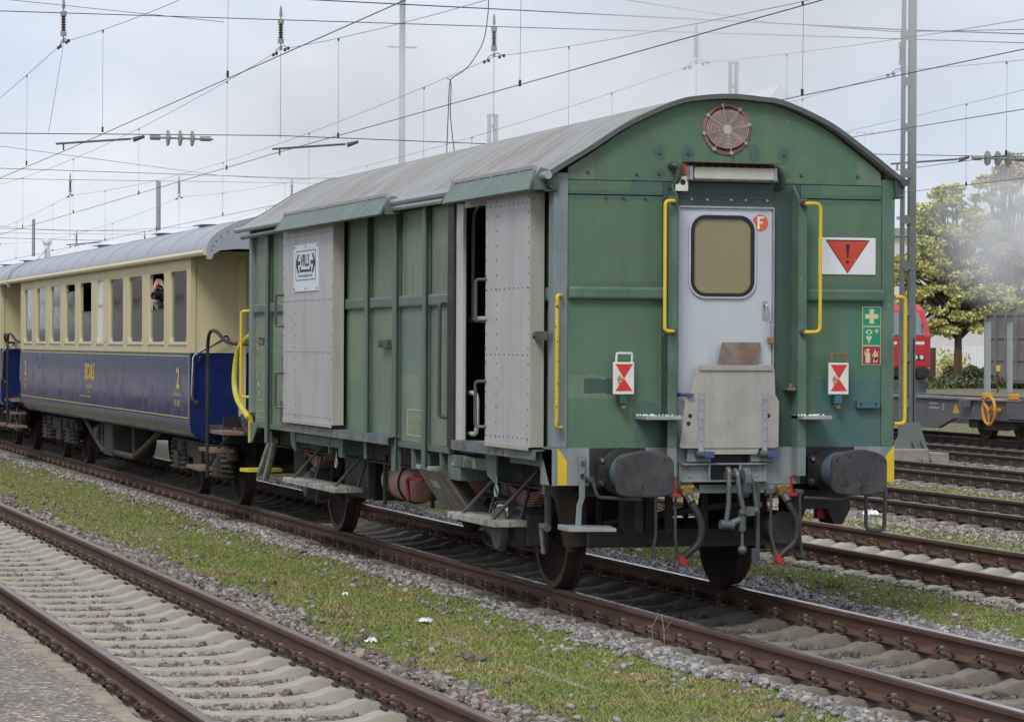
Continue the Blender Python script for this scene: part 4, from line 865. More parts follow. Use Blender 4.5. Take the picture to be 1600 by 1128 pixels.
CP.cyl((.25, -.14, .655), (.25, -.03, .645), .036, n=10); CP.cyl((.26, .02, .74), (.26, .16, .76), .03, n=10); CP.box(.215, .29, .06, .13, .72, .79); CP.cyl((.25, -.05, .66), (.25, .06, .7), .028, n=9); CP.cyl((.25, .04, .72), (.25, .045, .6), .034, .028, n=9)
cp = CP.build('screw_coupling', 'coupling', W, smooth=True)
b = MB(); b.tube([(.25, .043, .62), (.25, .045, .47)], .012, 8); b.ball((.25, .046, .455), .036, 10); b.build('tommy_bar', 'coupling', cp, smooth=True)
b = MB(); b.box(.17, .19, .185, .215, .36, .97); b.cyl((.165, .2, .8), (.2, .2, .8), .03, n=10); b.box(.165, .2, .15, .19, .335, .46); b.build('safety_link', 'iron', W, bev=.004)
# brake hoses
for y, m in ((-.365, -1), (.435, 1)):
    h = MB().tube(bend([(.12, y, .88), (.17, y+.03, .8), (.2, y+.1, .66), (.2, y+.075, .5), (.2, y-.02, .43), (.2, y-.05, .40)], .1, 6), .028, 10).build('brake_hose', 'hose', W, smooth=True)
    b = MB(); b.cyl((.14, y+.005, .865), (.175, y+.022, .82), .034, .032, 10); b.build('hose_clip', 'iron', h)
    b = MB(); b.cyl((.02, y, .9), (.14, y, .9), .045, n=10); b.cyl((.1, y-.05, .93), (.1, y+.06, .935), .022, n=8); b.cyl((.1, y-.04, .89), (.1, y+.05, .89), .03, n=8); b.build('brake_cock', 'brass', W, smooth=True)
    b = MB(); yl = y-.095 if m < 0 else y+.075
    b.box(.1, .15, yl-.035, yl+.035, .86, .885); b.tube([(.12, yl, .87), (.12, yl-.012, 1.02)], .012, 6); b.build('cock_lever', 'red', W, bev=.004)
    b = MB(); b.prism([(y-.095, .42), (y-.045, .41), (y-.02, .365), (y-.05, .33), (y-.09, .345)], 'x', .18, .22); b.build('hose_coupling', 'red', h, bev=.008)
for y0_, yb in ((-.6, -.62), (-.44, -.42), (.355, .395), (.6, .62)):
    b = MB(); b.cyl((.03, y0_-.035, .885), (.03, y0_+.035, .885), .028, n=10); b.tube(bend([(.06, y0_, .885), (.075, y0_-.005, .55), (.07, yb-.01, .44), (.07, yb, .38)], .04), .0125, 7); b.cyl((.07, yb, .43), (.07, yb, .375), .02, .024, 8); b.build('hanging_rod', 'iron', W, smooth=True)
# black lamp box below the right buffer, step bracket at the left corner
P = [(.79, .9), (1.08, .9), (1.1, .74), (1.03, .62), (.96, .62), (.9, .745), (.72, .745), (.66, .6), (.6, .62), (.6, .9)]
lbx = MB().prism(P, 'x', -.4, -.1).build('lamp_housing', 'black', W, bev=.004); MB().cyl((-.25, .9, .74), (-.25, .9, .66), .05, n=12).build('signal_lamp', 'red', W); MB().cyl((-.25, .9, .745), (-.25, .9, .78), .065, n=12).build('lamp_collar', 'white_paint', W)
MB().cyl((-.3, .52, .6), (-.1, .52, .6), .13, n=18).build('brake_cylinder', 'underframe', W, smooth=True)
b = MB(); b.prism([(-1.225, 1.19), (-1.17, 1.19), (-1.17, .86), (-1.195, .79), (-1.2, .64), (-1.245, .64), (-1.235, .8), (-1.215, .86)], 'x', .022, .04); sb = b.build('step_bracket', 'corner_grey', W, bev=.004)
b = MB(); [b.cyl((.04, -1.198, z), (.055, -1.198, z), .021, .017, 8) for z in (1.13, 1.03)]; b.build('bolt', 'steel', sb)
MB().hexa([(.0, -1.38, .655), (.24, -1.36, .65), (.24, -.98, .632), (.0, -.95, .64)], [(.0, -1.38, .615), (.24, -1.36, .61), (.24, -.98, .605), (.0, -.95, .625)]).build('corner_step', 'galv', W, bev=.005)
b = MB(); b.hexa([(-11.7, -1.42, .6), (-11.94, -1.47, .6), (-11.94, -1.02, .6), (-11.7, -1.02, .6)], [(-11.7, -1.42, .56), (-11.94, -1.47, .56), (-11.94, -1.02, .56), (-11.7, -1.02, .56)]); b.build('corner_step', 'yellow_green', W)
MB().tube([(-11.6, -1.3, .56), (-11.0, -1.3, .95)], .04, 8).build('step_stay', 'wood', W); MB().tube([(-11.3, -1.3, .5), (-10.8, -1.3, .95)], .04, 8).build('step_stay', 'wood', W)
# running gear
def wheelset(ax):
    ws = bpy.data.objects.new('wheelset', None); COL.objects.link(ws); ws.parent = W; ws.location = (ax+5.83, 0, .5); ws.empty_display_size = .1
    MB().cyl((ax, -1.0, .5), (ax, 1.0, .5), .075, n=14).build('axle', 'underframe', ws, smooth=True)
    for s in (-1, 1):
        pr = [(.001, .80), (.12, .80), (.15, .76), (.38, .72), (.42, .75), (.44, .815), (.496, .815), (.5, .80), (.503, .71), (.515, .70), (.532, .69), (.53, .675), (.5, .672), (.43, .675), (.4, .70), (.13, .74), (.001, .74)]
        MB().lathe([(r, d*s) for r, d in pr], (ax, 0, .5), 'y', 56).build('wheel', 'wheel', ws, smooth=True)
        MB().lathe([(r, d*s) for r, d in ((.441, .816), (.497, .816), (.497, .818), (.441, .818), (.441, .816))], (ax, 0, .5), 'y', 56).build('wheel_rim', 'wheel_rim', ws)
    for s in (-1, 1):
        y = 1.0*s
        b = MB(); b.box(ax-.18, ax+.18, y-.09, y+.09, .36, .63); b.prism([(ax-.15, .63), (ax+.15, .63), (ax+.09, .69), (ax-.09, .69)], 'y', y-.1, y+.1); b.build('axle_box', 'axlebox', W, bev=.02)
        MB().lathe([(.001, .2*s), (.12, .2*s), (.155, .16*s), (.16, .09*s), (.1, .08*s)], (ax, y-.02*s, .5), 'y', 20).build('axle_cap', 'axlebox', W, smooth=True)
        sp = bpy.data.objects.new('leaf_spring', None); COL.objects.link(sp); sp.parent = W; sp.location = (ax+5.83, y, .69); sp.empty_display_size = .1
        for k in range(6):
            L_ = .58-.08*k; pts = [(ax+L_*t, .70+.02*(5-k)+.075*(L_*t/.58)**2+.0) for t in np.linspace(-1, 1, 11)]
            MB().prism(pts+[(p, q-.015) for p, q in pts[::-1]], 'y', y-.05, y+.05).build('leaf', 'spring', sp)
        b = MB(); b.box(ax-.06, ax+.06, y-.062, y+.062, .69, .825); b.build('spring_clamp', 'spring', sp, bev=.005)
        for e in (-1, 1):
            b = MB(); b.box(ax+e*.6-.025, ax+e*.6+.025, y-.045, y+.045, .79, .96); b.tube([(ax+e*.62, y-.06*s, .88), (ax+e*.62, y+.06*s, .88)], .03, 8); b.build('spring_hanger', 'spring', W)
            b = MB(); b.prism([(ax+e*.52, 1.0), (ax+e*.3, .9), (ax+e*.22, .32), (ax+e*.27, .32), (ax+e*.36, .86), (ax+e*.6, .96)], 'y', y*.945-.012, y*.945+.012); b.build('axle_guard', 'underframe', W)
        b = MB(); b.tube(bend([(ax-.27, y, .33), (ax+.27, y, .33)], .01), .016, 6); b.build('guard_tie', 'underframe', W)
    for e in (-1, 1):
        b = MB(); x = ax+e*.56
        for s in (-1, 1): b.prism([(x-.05*e, .32), (x+.02*e, .34), (x+.03*e, .62), (x-.03*e, .6)], 'y', s*.80-.03, s*.80+.03); b.box(x-.012+.05*e, x+.012+.05*e, s*.6-.02, s*.6+.02, .4, .95)
        b.tube([(x+.06*e, -.85, .42), (x+.06*e, .85, .42)], .045, 8); b.build('brake_rigging', 'underframe', W)
wheelset(-1.96); wheelset(-9.8)
for s in (-1, 1):
    b = MB(); b.cyl((-2.18, -1.15*1, .49), (-2.55, -1.15, .48), .085, .085, 16); b.cyl((-2.55, -1.15, .48), (-2.75, -1.15, .475), .06, n=12)
    if s < 0: b.build('speed_sensor', 'axlebox', W, smooth=True)
MB().lathe([(.001, -.30), (.17, -.30), (.19, -.27), (.19, -.25)], (-1.96, -1.0, .5), 'y', 20).build('sensor_cap', 'axlebox', W, smooth=True)
b = MB(); b.tube(bend([(-2.6, -1.2, .55), (-2.5, -1.25, .36), (-2.2, -1.25, .33), (-2.0, -1.22, .4)], .1), .012, 6); b.tube(bend([(-2.3, -1.22, .6), (-2.15, -1.25, .72), (-1.9, -1.2, .7)], .1), .014, 6); b.build('sensor_cable', 'hose', W, smooth=True)
b = MB()
for x in (-3.4, -5.2, -7.6): b.box(x-.04, x+.04, -1.0, 1.0, .86, 1.08)
b.box(-.75, -.68, -.9, .9, .42, .56); b.box(-.78, -.66, -.62, -.5, .5, 1.05); b.box(-.78, -.66, .3, .42, .5, 1.05); b.box(-.8, -.6, -.45, -.38, .55, .95); b.box(-8.6, -3.0, -.05, .05, .78, .92); b.box(-.9, -.06, -.16, .14, .9, 1.1)
b.build('underframe_beam', 'underframe', W)
b = MB()
for y in (-.55, -.3, .0, .25, .5): b.box(-.5, -.47, y-.03, y+.03, .55, 1.0)
b.tube([(-.9, -.7, .6), (-.3, .3, .8)], .03, 6); b.tube([(-8.5, -.5, .62), (-3, -.5, .62)], .022, 6); b.tube([(-8.8, .3, .7), (-3, .3, .68)], .022, 6); b.build('brake_linkage', 'underframe', W)
wb('equipment_box', 'black', -8.7, -7.4, -1.0, -.3, .45, .86, bev=.02); wb('equipment_box', 'underframe', -4.0, -3.0, -.6, .5, .5, .86, bev=.02); wb('equipment_box', 'underframe', -11.2, -10.6, -1.0, -.2, .5, .9, bev=.02)
for i, (y, x0) in enumerate(((-.9, -6.75), (-.62, -6.0))):
    tk = MB().lathe([(.001, -.16), (.09, -.15), (.15, -.11), (.18, -.04), (.185, 0), (.185, .85), (.18, .89), (.15, .96), (.09, 1.0), (.001, 1.01)], (x0, y, .69), 'x', 28).build('air_tank', 'pink', W, smooth=True)
    for xx in (x0-.1+.25, x0+.7): MB().tube([(xx, y+.195*math.cos(a), .69+.195*math.sin(a)) for a in np.linspace(0, 6.28, 24, endpoint=False)], .012, 5, True).build('tank_strap', 'underframe', W)
    wb('tank_hanger', 'underframe', x0+.2, x0+.26, y-.22, y-.19, .46, .95); wb('tank_hanger', 'underframe', x0-.55, x0-.48, y-.2, y-.14, .5, .95)
MB().tube(bend([(-5.55, -1.12, .55), (-5.6, -1.12, .75), (-5.3, -1.15, .78), (-4.9, -1.15, .77)], .06), .02, 7).build('air_hose', 'red', W, smooth=True)
# wooden steps, ladder box
def wooden_step(x0, x1, nb):
    t = bpy.data.objects.new('step_board', None); COL.objects.link(t); t.parent = W; t.location = (x0+5.83, -1.3, .56); t.empty_display_size = .1
    for k in range(nb):
        y0 = -1.44+.3*k/nb; box('plank', 'wood', t, x0+rnd.uniform(-.01, .01), x1+rnd.uniform(-.01, .01), y0+.003, y0+.3/nb-.003, .535, .59+rnd.uniform(-.003, .003), bev=.006)
    for x in (x0+.3, x1-.2):
        b = MB(); b.tube(bend([(x+.35, -1.1, 1.0), (x+.02, -1.38, .60), (x, -1.43, .53), (x, -1.15, .53)], .03), .017, 7); b.tube([(x, -1.16, .53), (x-.1, -1.0, .95)], .017, 6); b.build('step_stay', 'iron', t, smooth=True)
wooden_step(-9.75, -7.3, 2); wooden_step(-3.0, -1.58, 2)
LB = bpy.data.objects.new('folded_ladder', None); COL.objects.link(LB); LB.parent = W; LB.location = (2.0, -1.3, .7); LB.empty_display_size = .1
for k in range(4):
    xa, xb = -3.98+.19*k, -3.98+.19*(k+1)-.006; dx = .36
    MB().hexa([(xa, -1.45, .92), (xb, -1.45, .93), (xb+dx, -1.3, .60), (xa+dx, -1.3, .57)], [(xa, -1.42, .93), (xb, -1.42, .94), (xb+dx, -1.27, .61), (xa+dx, -1.27, .58)]).build('plank', 'wood_dark', LB)
MB().hexa([(-3.22, -1.46, .935), (-3.22, -1.28, .945), (-2.85, -1.1, .59), (-2.85, -1.31, .59)], [(-3.25, -1.46, .935), (-3.25, -1.28, .945), (-2.88, -1.1, .59), (-2.88, -1.31, .59)]).build('ladder_cheek', 'underframe', LB)
for xx in (-4.0, -3.6): box('ladder_hook', 'galv', LB, xx, xx+.1, -1.46, -1.36, .917, .957, bev=.006)
MB().hexa([(-3.7, -1.413, .835), (-3.48, -1.413, .83), (-3.42, -1.385, .765), (-3.64, -1.385, .77)], [(-3.7, -1.405, .835), (-3.48, -1.405, .83), (-3.42, -1.377, .765), (-3.64, -1.377, .77)]).build('ladder_label', 'galv', LB)
for x in (-7.33, -1.58):
    b = MB(); b.tube([(x, -1.41, .95), (x, -1.41, .88)], .005, 5); b.tube([(x+.045*math.cos(a), -1.41, .835+.045*math.sin(a)) for a in np.linspace(0, 6.28, 16, endpoint=False)], .008, 5, True); b.build('pull_ring', 'galv', W)
b = MB(); b.box(-.42, -.34, -1.38, -1.3, .86, .95); b.tube([(-.38, -1.34, .88), (-.5, -1.3, .6)], .03, 7); b.cyl((-.55, -1.32, .6), (-.45, -1.32, .6), .035, n=8); b.tube([(-.7, -1.3, .62), (-.62, -1.3, .38)], .02, 6); b.build('lifting_gear', 'iron', W, bev=.004)
MB().cyl((-.5, -1.12, .95), (-.5, -1.08, .45), .15, .085, 16).build('sand_funnel', 'wheel', W, smooth=True)
# coupling fittings hidden between the vehicles
b = MB(); b.cyl((-12.26, -.875, 1.06), (-11.66, -.875, 1.06), .14, n=20); b.prism([(p[0]-1.75*(p[0] > 0)*0, p[1]) for p in buf_poly(-.875)], 'x', -12.3, -12.25); b.cyl((-12.26, .875, 1.06), (-11.66, .875, 1.06), .14, n=20); b.build('rear_buffers', 'black', W)
# ------------------------------------------------------------------ blue and cream coaches
mat('coach_inside', (.16, .11, .075), .7, var=.15)
YS = -1.405
WINS = [(-31.93, -30.86), (-30.27, -29.1), (-28.48, -27.3), (-26.72, -25.62), (-25.08, -23.88), (-23.28, -22.7), (-22.1, -20.83), (-20.34, -19.17), (-18.6, -17.42), (-16.96, -15.75)]
CR = [(-1.45, 3.16), (-1.44, 3.24), (-1.39, 3.34), (-1.29, 3.44), (-1.12, 3.545), (-.9, 3.63), (-.6, 3.705), (-.3, 3.742), (0, 3.755)]
CR = [(y, 3.16+(z-3.16)*.86) for y, z in CR]
CRC = cat_pts(CR, 3); CRC = CRC+[(-y, z) for y, z in CRC[-2::-1]]
def make_coach(label):
    C = thing('passenger_coach', label, 'coach', (-24, 0, 0), 'blue and cream coaches coupled ahead of the van')
    def cb(n, m, *a, bev=0, parent=None, **k): return box(n, m, parent or C, *a, bev=bev, **k)
    prof = [(YS, 1.905), (YS, 1.06), (YS+.01, .97), (YS+.05, .89), (YS+.13, .82), (YS+.27, .79), (YS+.27, .83), (YS+.16, .86), (YS+.09, .92), (YS+.045, 1.0), (YS+.04, 1.06), (YS+.04, 1.905)]
    for x0, x1 in ((-32.36, -27.14), (-27.125, -20.715), (-20.7, -15.50)):
        MB().prism(prof, 'x', x0, x1).build('lower_panel', 'coach_blue', C, smooth=True)
    cb('waist_panel', 'cream', -32.36, -15.5, YS, YS+.05, 1.908, 2.035)
    xs = [-32.36]+[v for w in WINS for v in w]+[-15.5]
    for i in range(0, len(xs), 2): cb('window_pillar', 'cream', xs[i], xs[i+1], YS, YS+.06, 2.036, 2.985, bev=.006)
    for k in range(20):
        x0 = -32.36+16.86*k/20; cb('letter_board', 'cream', x0+.004, x0+16.86/20-.004, YS, YS+.05, 2.986, 3.13)
    cb('letter_board_backing', 'black', -32.36, -15.5, YS+.051, YS+.06, 2.986, 3.13)
    for i, (x0, x1) in enumerate(WINS):
        f = bpy.data.objects.new('window', None); COL.objects.link(f); f.parent = C; f.location = ((x0+x1)/2+24, YS, 2.5); f.empty_display_size = .1
        b = MB(); ring_frame(b, rrect(x0, x1, 2.036, 2.985, .001, 2), rrect(x0+.03, x1-.03, 2.05, 2.965, .06, 2), 'y', YS+.006, YS+.05); b.build('window_frame', 'cream', f)
        top = {3: 2.84, 4: 2.5, 8: 2.47}.get(i, 2.97)
        cb('pane', 'coach_glass', x0+.03, x1-.03, YS+.03, YS+.036, 2.05, top, parent=f)
        if top < 2.9: cb('pane_edge', 'iron', x0+.03, x1-.03, YS+.026, YS+.04, top, top+.018, parent=f)
        if i == 5: cb('blind', 'board_white', x0+.03, x1-.03, YS+.022, YS+.028, 2.05, 2.96, parent=f); cb('glazing_bar', 'cream', x0+.03, x1-.03, YS+.012, YS+.02, 2.58, 2.62, parent=f)
        cb('window_sill', 'sill_white', x0-.1, x1+.06, YS-.018, YS+.02, 2.012, 2.035, parent=f)
    MB().tube([(-33.75, -1.475, 3.145), (-14.1, -1.475, 3.145)], .038, 8).build('gutter', 'cream', C, smooth=True)
    rf = sheet(MB(), CRC, -33.7, -14.1, .03, 8).build('roof', 'coach_roof', C, smooth=True)
    for k in range(12):
        x = -14.1-1.78*k-.9; sheet(MB(), [(y*1.002, z+.008) for y, z in CRC], x-.012, x+.012, .01).build('roof_rib', 'coach_roof', rf, smooth=True)
    for xe, s in ((-14.1, 1), (-33.7, -1)):
        P = [(y*1.01, z+.012) for y, z in CRC]+[(1.46, 3.06), (1.40, 3.06), (1.38, 3.12), (1.3, 3.17), (1.1, 3.19), (-1.1, 3.19), (-1.3, 3.17), (-1.38, 3.12), (-1.40, 3.06), (-1.46, 3.06)]
        h = MB().prism(P, 'x', xe, xe+.03*s).build('roof_end', 'coach_roof', C)
        b = MB()
        for y, z in CRC[2:-2:2]: b.cyl((xe+.03*s, y*.97, z-.03), (xe+.04*s, y*.97, z-.03), .008, n=6)
        b.build('rivets', 'iron', h, kind='stuff')
    for x, w in ((-20.6, .7), (-24.2, .7), (-30.2, .9)):
        v = bpy.data.objects.new('roof_vent', None); COL.objects.link(v); v.parent = C; v.location = (x+24, 0, 3.66); v.empty_display_size = .1
        cb('vent_base', 'alu_edge', x-w/2, x+w/2, -.28, .28, 3.65, 3.73, bev=.01, parent=v)
        MB().hexa([(x-w*.62, -.4, 3.732), (x+w*.62, -.4, 3.732), (x+w*.62, .4, 3.732), (x-w*.62, .4, 3.732)], [(x-w*.4, -.2, 3.815), (x+w*.4, -.2, 3.815), (x+w*.4, .2, 3.815), (x-w*.4, .2, 3.815)]).build('vent_cap', 'vent_white', v, bev=.015)
    # far side, floor and interior
    cb('far_wall', 'coach_blue_end', -32.36, -15.5, 1.36, 1.405, .85, 1.905); cb('far_wall', 'cream', -32.36, -15.5, 1.36, 1.405, 1.906, 3.14); cb('floor', 'underframe', -33.6, -14.1, -1.2, 1.2, .9, 1.0); cb('ceiling', 'interior_dark', -32.3, -15.55, -1.3, 1.3, 3.1, 3.13); cb('partition', 'coach_inside', -32.3, -15.6, .4, .43, 1.0, 3.1)
    # end walls, platform
    for xe, s in ((-15.5, 1), (-32.36, -1)):
        cb('end_wall', 'cream', min(xe, xe+.03*s), max(xe, xe+.03*s), -1.395, 1.395, 1.91, 3.2)
        pl = [(-1.405, 1.906), (-1.405, 1.0), (-1.39, .91), (-1.33, .84), (-1.22, .79), (1.22, .79), (1.33, .84), (1.39, .91), (1.405, 1.0), (1.405, 1.906)]
        MB().prism(pl, 'x', xe, xe+.034*s).build('end_wall', 'coach_blue_end', C)
        cb('corner_strip', 'cream', min(xe, xe+.045*s), max(xe, xe+.045*s), -1.407, -1.34, 1.91, 3.13); cb('end_door', 'cream', min(xe, xe+.05*s), max(xe, xe+.05*s), -.5, .5, .95, 3.0); cb('gangway_post', 'cream', min(xe, xe+.1*s), max(xe, xe+.1*s), -.78, -.7, 1.0, 3.1)
        x = xe+1.15*s
        cb('buffer_beam', 'black', min(x, x+.06*s), max(x, x+.06*s), -1.2, 1.2, .8, 1.13)
        for y in (-.875, .875): MB().cyl((x, y, 1.06), (x+.55*s, y, 1.06), .14, n=16).build('buffer', 'black', C, smooth=True); MB().cyl((x+.55*s, y, 1.06), (x+.6*s, y, 1.06), .2, n=20).build('buffer_head', 'iron', C)
        b = MB(); b.tube(bend([(xe+.04*s, -.95, 2.1), (xe+.12*s, -.95, 2.1), (xe+.12*s, -1.38, 1.88), (xe+.12*s, -1.40, 1.33), (xe+.03*s, -1.32, 1.27)], .06), .016, 8); b.cyl((xe+.03*s, -.95, 2.1), (xe+.06*s, -.95, 2.1), .04, n=8); b.cyl((xe+.03*s, -1.32, 1.27), (xe+.05*s, -1.32, 1.27), .045, n=8); b.tube([(xe+.03*s, -1.3, 1.78), (xe+.12*s, -1.3, 1.86)], .012, 6); b.build('chrome_rail', 'steel', C, smooth=True)
        xp = xe+1.5*s
        MB().tube(bend([(xp, -1.46, .4), (xp, -1.46, 2.17), (xp+.5*s, -1.46, 2.2), (xp+.9*s, -1.4, 2.03), (xp+1.6*s, -1.1, 2.02)], .3, 8), .022, 8).build('platform_rail', 'black', C, smooth=True)
        for xx, zz, wd_, yy in ((-.25, .50, 1.0, -1.5), (.35, .735, .9, -1.45), (.95, .965, .75, -1.42)):
            xa, xb = sorted((xe+s*(.55+xx), xe+s*(.55+xx+wd_)))
            cb('step_board', 'step_wood', xa, xb, yy, yy+.26, zz-.03, zz+.012, bev=.004)
        b = MB(); b.tube([(xe+1.9*s, -1.2, 1.0), (xe+1.35*s, -1.3, .74), (xe+.9*s, -1.35, .46)], .02, 6); b.build('step_stay', 'iron', C)
    for e in (-15.3, -18.1, -28.4, -31.2):
        ws = bpy.data.objects.new('wheelset', None); COL.objects.link(ws); ws.parent = C; ws.location = (e+24, 0, .45); ws.empty_display_size = .1
        MB().cyl((e, -.95, .45), (e, .95, .45), .07, n=10).build('axle', 'underframe', ws)
        for s in (-1, 1): MB().lathe([(.001, .80*s), (.12, .8*s), (.36, .73*s), (.4, .81*s), (.45, .81*s), (.455, .70*s), (.48, .68*s), (.45, .67*s), (.1, .74*s), (.001, .74*s)], (e, 0, .45), 'y', 36).build('wheel', 'wheel', ws, smooth=True)
        for y in (-1.02, 1.02):
            b = MB(); b.box(e-.14, e+.14, y-.1, y+.1, .34, .58); b.build('axle_box', 'underframe', C, bev=.02)
            for xx in (e-.36, e+.36):
                b = MB()
                for k in range(6): b.tube([(xx+.085*math.cos(a), y+.085*math.sin(a), .36+.065*k) for a in np.linspace(0, 6.28, 12, endpoint=False)], .02, 5, True)
                b.cyl((xx, y, .33), (xx, y, .75), .07, n=10); b.build('coil_spring', 'underframe', C)
    for c in (-16.7, -29.8):
        b = MB()
        for y in (-1.0, 1.0): b.prism([(c-2.1, .58), (c-1.9, .74), (c+1.9, .74), (c+2.1, .58), (c+.6, .52), (c-.6, .52)], 'y', y-.05, y+.05); b.box(c-.3, c+.3, y-.08, y+.08, .36, .7)
        b.box(c-.25, c+.25, -1, 1, .5, .72); b.build('bogie_frame', 'underframe', C)
    b = MB()
    b.tube([(-26.5, -1.1, .8), (-24.6, -1.1, .36), (-21.6, -1.1, .36), (-19.4, -1.1, .8)], .045, 6); b.tube([(-24.6, -1.1, .36), (-24.6, -1.1, .8)], .04, 6); b.tube([(-21.6, -1.1, .36), (-21.6, -1.1, .8)], .04, 6); b.build('truss_rod', 'underframe', C)
    cb('battery_box', 'underframe', -24.2, -23.4, -1.15, -.6, .3, .8, bev=.02); cb('battery_box', 'underframe', -22.2, -21.0, .2, .9, .3, .8, bev=.02); MB().cyl((-25.3, -1.0, .6), (-24.9, -1.0, .6), .16, n=14).build('brake_cylinder', 'underframe', C)
    # lining and lettering
    b = MB()
    for r in (rect(-32.32, -15.56, 1.862, 1.874), rect(-32.32, -15.56, 1.074, 1.086), rect(-15.572, -15.56, 1.087, 1.861)): b.prism(r, 'y', YS-.001, YS-.003)
    b.build('lining', 'coach_yellow', C)
    def ct(s, x, z, sz, sx): text('lettering', s, 'coach_yellow', C, (x, YS-.004, z), sz, sx=sx, bold=.03 if sz > .2 else .015)
    ct('BD&S', -24.5, 1.475, .34, 1.25); ct('2', -31.8, 1.46, .36, 1.5); ct('2', -16.45, 1.46, .36, 1.35); ct('Nichtraucher', -16.62, 1.352, .075, 1.35); ct('B 505', -16.56, 1.22, .11, 1.55); ct('Raucher', -31.85, 1.36, .06, 1.35); ct('B 505', -31.85, 1.22, .1, 1.4)
    ct('BUCHSEREN', -24.3, 1.335, .065, 1.5); ct('g.pm', -24.15, 1.27, .05, 1.4); ct('1:35  8mm+ 15  18mm  +6m +40m', -25.05, 1.19, .05, 1.55)
    b = MB()
    for x, z in ((-30.13, 1.765), (-29.38, 1.765), (-29.79, 1.62)): b.box(x-.05, x+.05, YS-.003, YS-.001, z-.01, z+.01); b.box(x-.012, x+.012, YS-.003, YS-.001, z-.035, z+.035)
    b.build('cross_marks', 'black', C)
    return C
C1 = make_coach('dark blue and cream coach with BD&S lettering, coupled directly to the green van')
C2 = clone_tree(C1, (-43.9, 0, 0)); C2['label'] = 'second blue and cream coach at the left edge, only its end and roof showing'
lampo = thing('roof_lamp', 'small white lamp fitting standing on the roof at the gap between the coaches', 'lamp', (-36.0, -.45, 3.68))
b = MB(); b.cyl((-36, -.45, 3.66), (-36, -.45, 3.95), .07, .05, 10); b.ball((-36, -.45, 3.98), .09, 8); b.tube([(-36, -.45, 3.9), (-35.6, -.7, 3.62)], .025, 6); b.build('lamp_body', 'vent_white', lampo, smooth=True)
# ------------------------------------------------------------------ person photographing from the coach window
PX, PY = -18.34, -1.12
PR = thing('person', 'person in a grey shirt leaning at the open coach window, raising a camera', 'person', (PX, PY, 1.0)); PR_LIFT = .15
def skin(name, m, verts, edges, parent, sub=2):
    me = bpy.data.meshes.new(name); off = off_of(parent); me.from_pydata([tuple(Vector(v[:3])-off) for v in verts], edges, []); me.materials.append(MATS[m])
    o = bpy.data.objects.new(name, me); COL.objects.link(o); o.parent = parent
    sk = o.modifiers.new('skin', 'SKIN'); sk.use_smooth_shade = True; d = me.skin_vertices[0].data
    for i, v in enumerate(verts): d[i].radius = (v[3], v[4] if len(v) > 4 else v[3]); 
    d[0].use_root = True
    s = o.modifiers.new('sub', 'SUBSURF'); s.levels = s.render_levels = sub; return o
V = [(PX, PY+.1, 1.75, .15, .13), (PX, PY+.06, 2.1, .17, .14), (PX, PY+.02, 2.36, .16, .12), (PX, PY-.02, 2.48, .06), (PX+.03, PY-.09, 2.58, .08, .09), (PX+.04, PY-.1, 2.7, .085, .095), (PX+.03, PY-.07, 2.78, .06)]
E_ = [(0, 1), (1, 2), (2, 3), (3, 4), (4, 5), (5, 6)]
for s in (-1, 1):
    k = len(V); sx = PX+.2*s
    V += [(sx, PY+.0, 2.38, .07), (PX+.15*s, PY-.03, 2.26, .05), (PX+.17*s, PY-.14, 2.42, .042), (PX+.13*s+.06, PY-.27, 2.6, .034), (PX+.09*s+.07, PY-.29, 2.66, .04, .022)]
    E_ += [(2, k), (k, k+1), (k+1, k+2), (k+2, k+3), (k+3, k+4)]
    for f in range(5):
        n = len(V); a = f-2
        if f == 4: V += [(PX+.06*s+.07, PY-.25, 2.63, .011), (PX+.02*s+.07, PY-.23, 2.62, .009)]; E_ += [(k+4, n), (n, n+1)]
        else:
            zz = 2.66+.022*(1.5-f); ln = (.07, .08, .076, .06)[f]
            V += [(PX+.09*s+.07-s*.02, PY-.3, zz+.03, .0105), (PX+.09*s+.07-s*(.02+ln*.5), PY-.315, zz+.05, .0095), (PX+.09*s+.07-s*(.02+ln), PY-.3, zz+.045, .008)]; E_ += [(k+4, n), (n, n+1), (n+1, n+2)]
bd = skin('body', 'skin', V, E_, PR)
V2 = [(PX, PY+.1, 1.7, .18, .16), (PX, PY+.06, 2.1, .2, .165), (PX, PY+.02, 2.36, .19, .14)]; E2 = [(0, 1), (1, 2)]
for s in (-1, 1): k = len(V2); V2 += [(PX+.19*s, PY, 2.38, .08), (PX+.155*s, PY-.03, 2.26, .066), (PX+.17*s, PY-.14, 2.42, .056), (PX+.15*s+.02, PY-.2, 2.5, .05)]; E2 += [(2, k), (k, k+1), (k+1, k+2), (k+2, k+3)]
skin('shirt', 'shirt', V2, E2, PR); MB().ball((PX+.02, PY-.04, 2.73), .105, 12).build('hair', 'hair', PR, smooth=True)
b = MB(); b.prism([(PX-.14, 2.2), (PX+.1, 2.2), (PX+.1, 2.43), (PX-.1, 2.43)], 'y', PY-.18, PY-.14); b.build('scarf', 'dark_cloth', PR, bev=.03)
cm = thing('camera', 'black camera held up at the coach window', 'camera', (PX, PY, 1.0)); cm.rotation_euler.z = PR.rotation_euler.z = R(30); cm.location.z = PR.location.z = 1.15
box('camera_body', 'rubber', cm, PX-.01, PX+.14, PY-.29, PY-.22, 2.62, 2.73, bev=.012); box('viewfinder', 'rubber', cm, PX+.03, PX+.1, PY-.28, PY-.23, 2.731, 2.76, bev=.01)
MB().lathe([(.04, .01), (.052, 0), (.052, .06), (.045, .06), (.045, .11), (.001, .11), (.001, .025), (.04, .02)], (PX+.06, PY-.40, 2.67), 'y', 18).build('lens', 'black', cm, smooth=True)

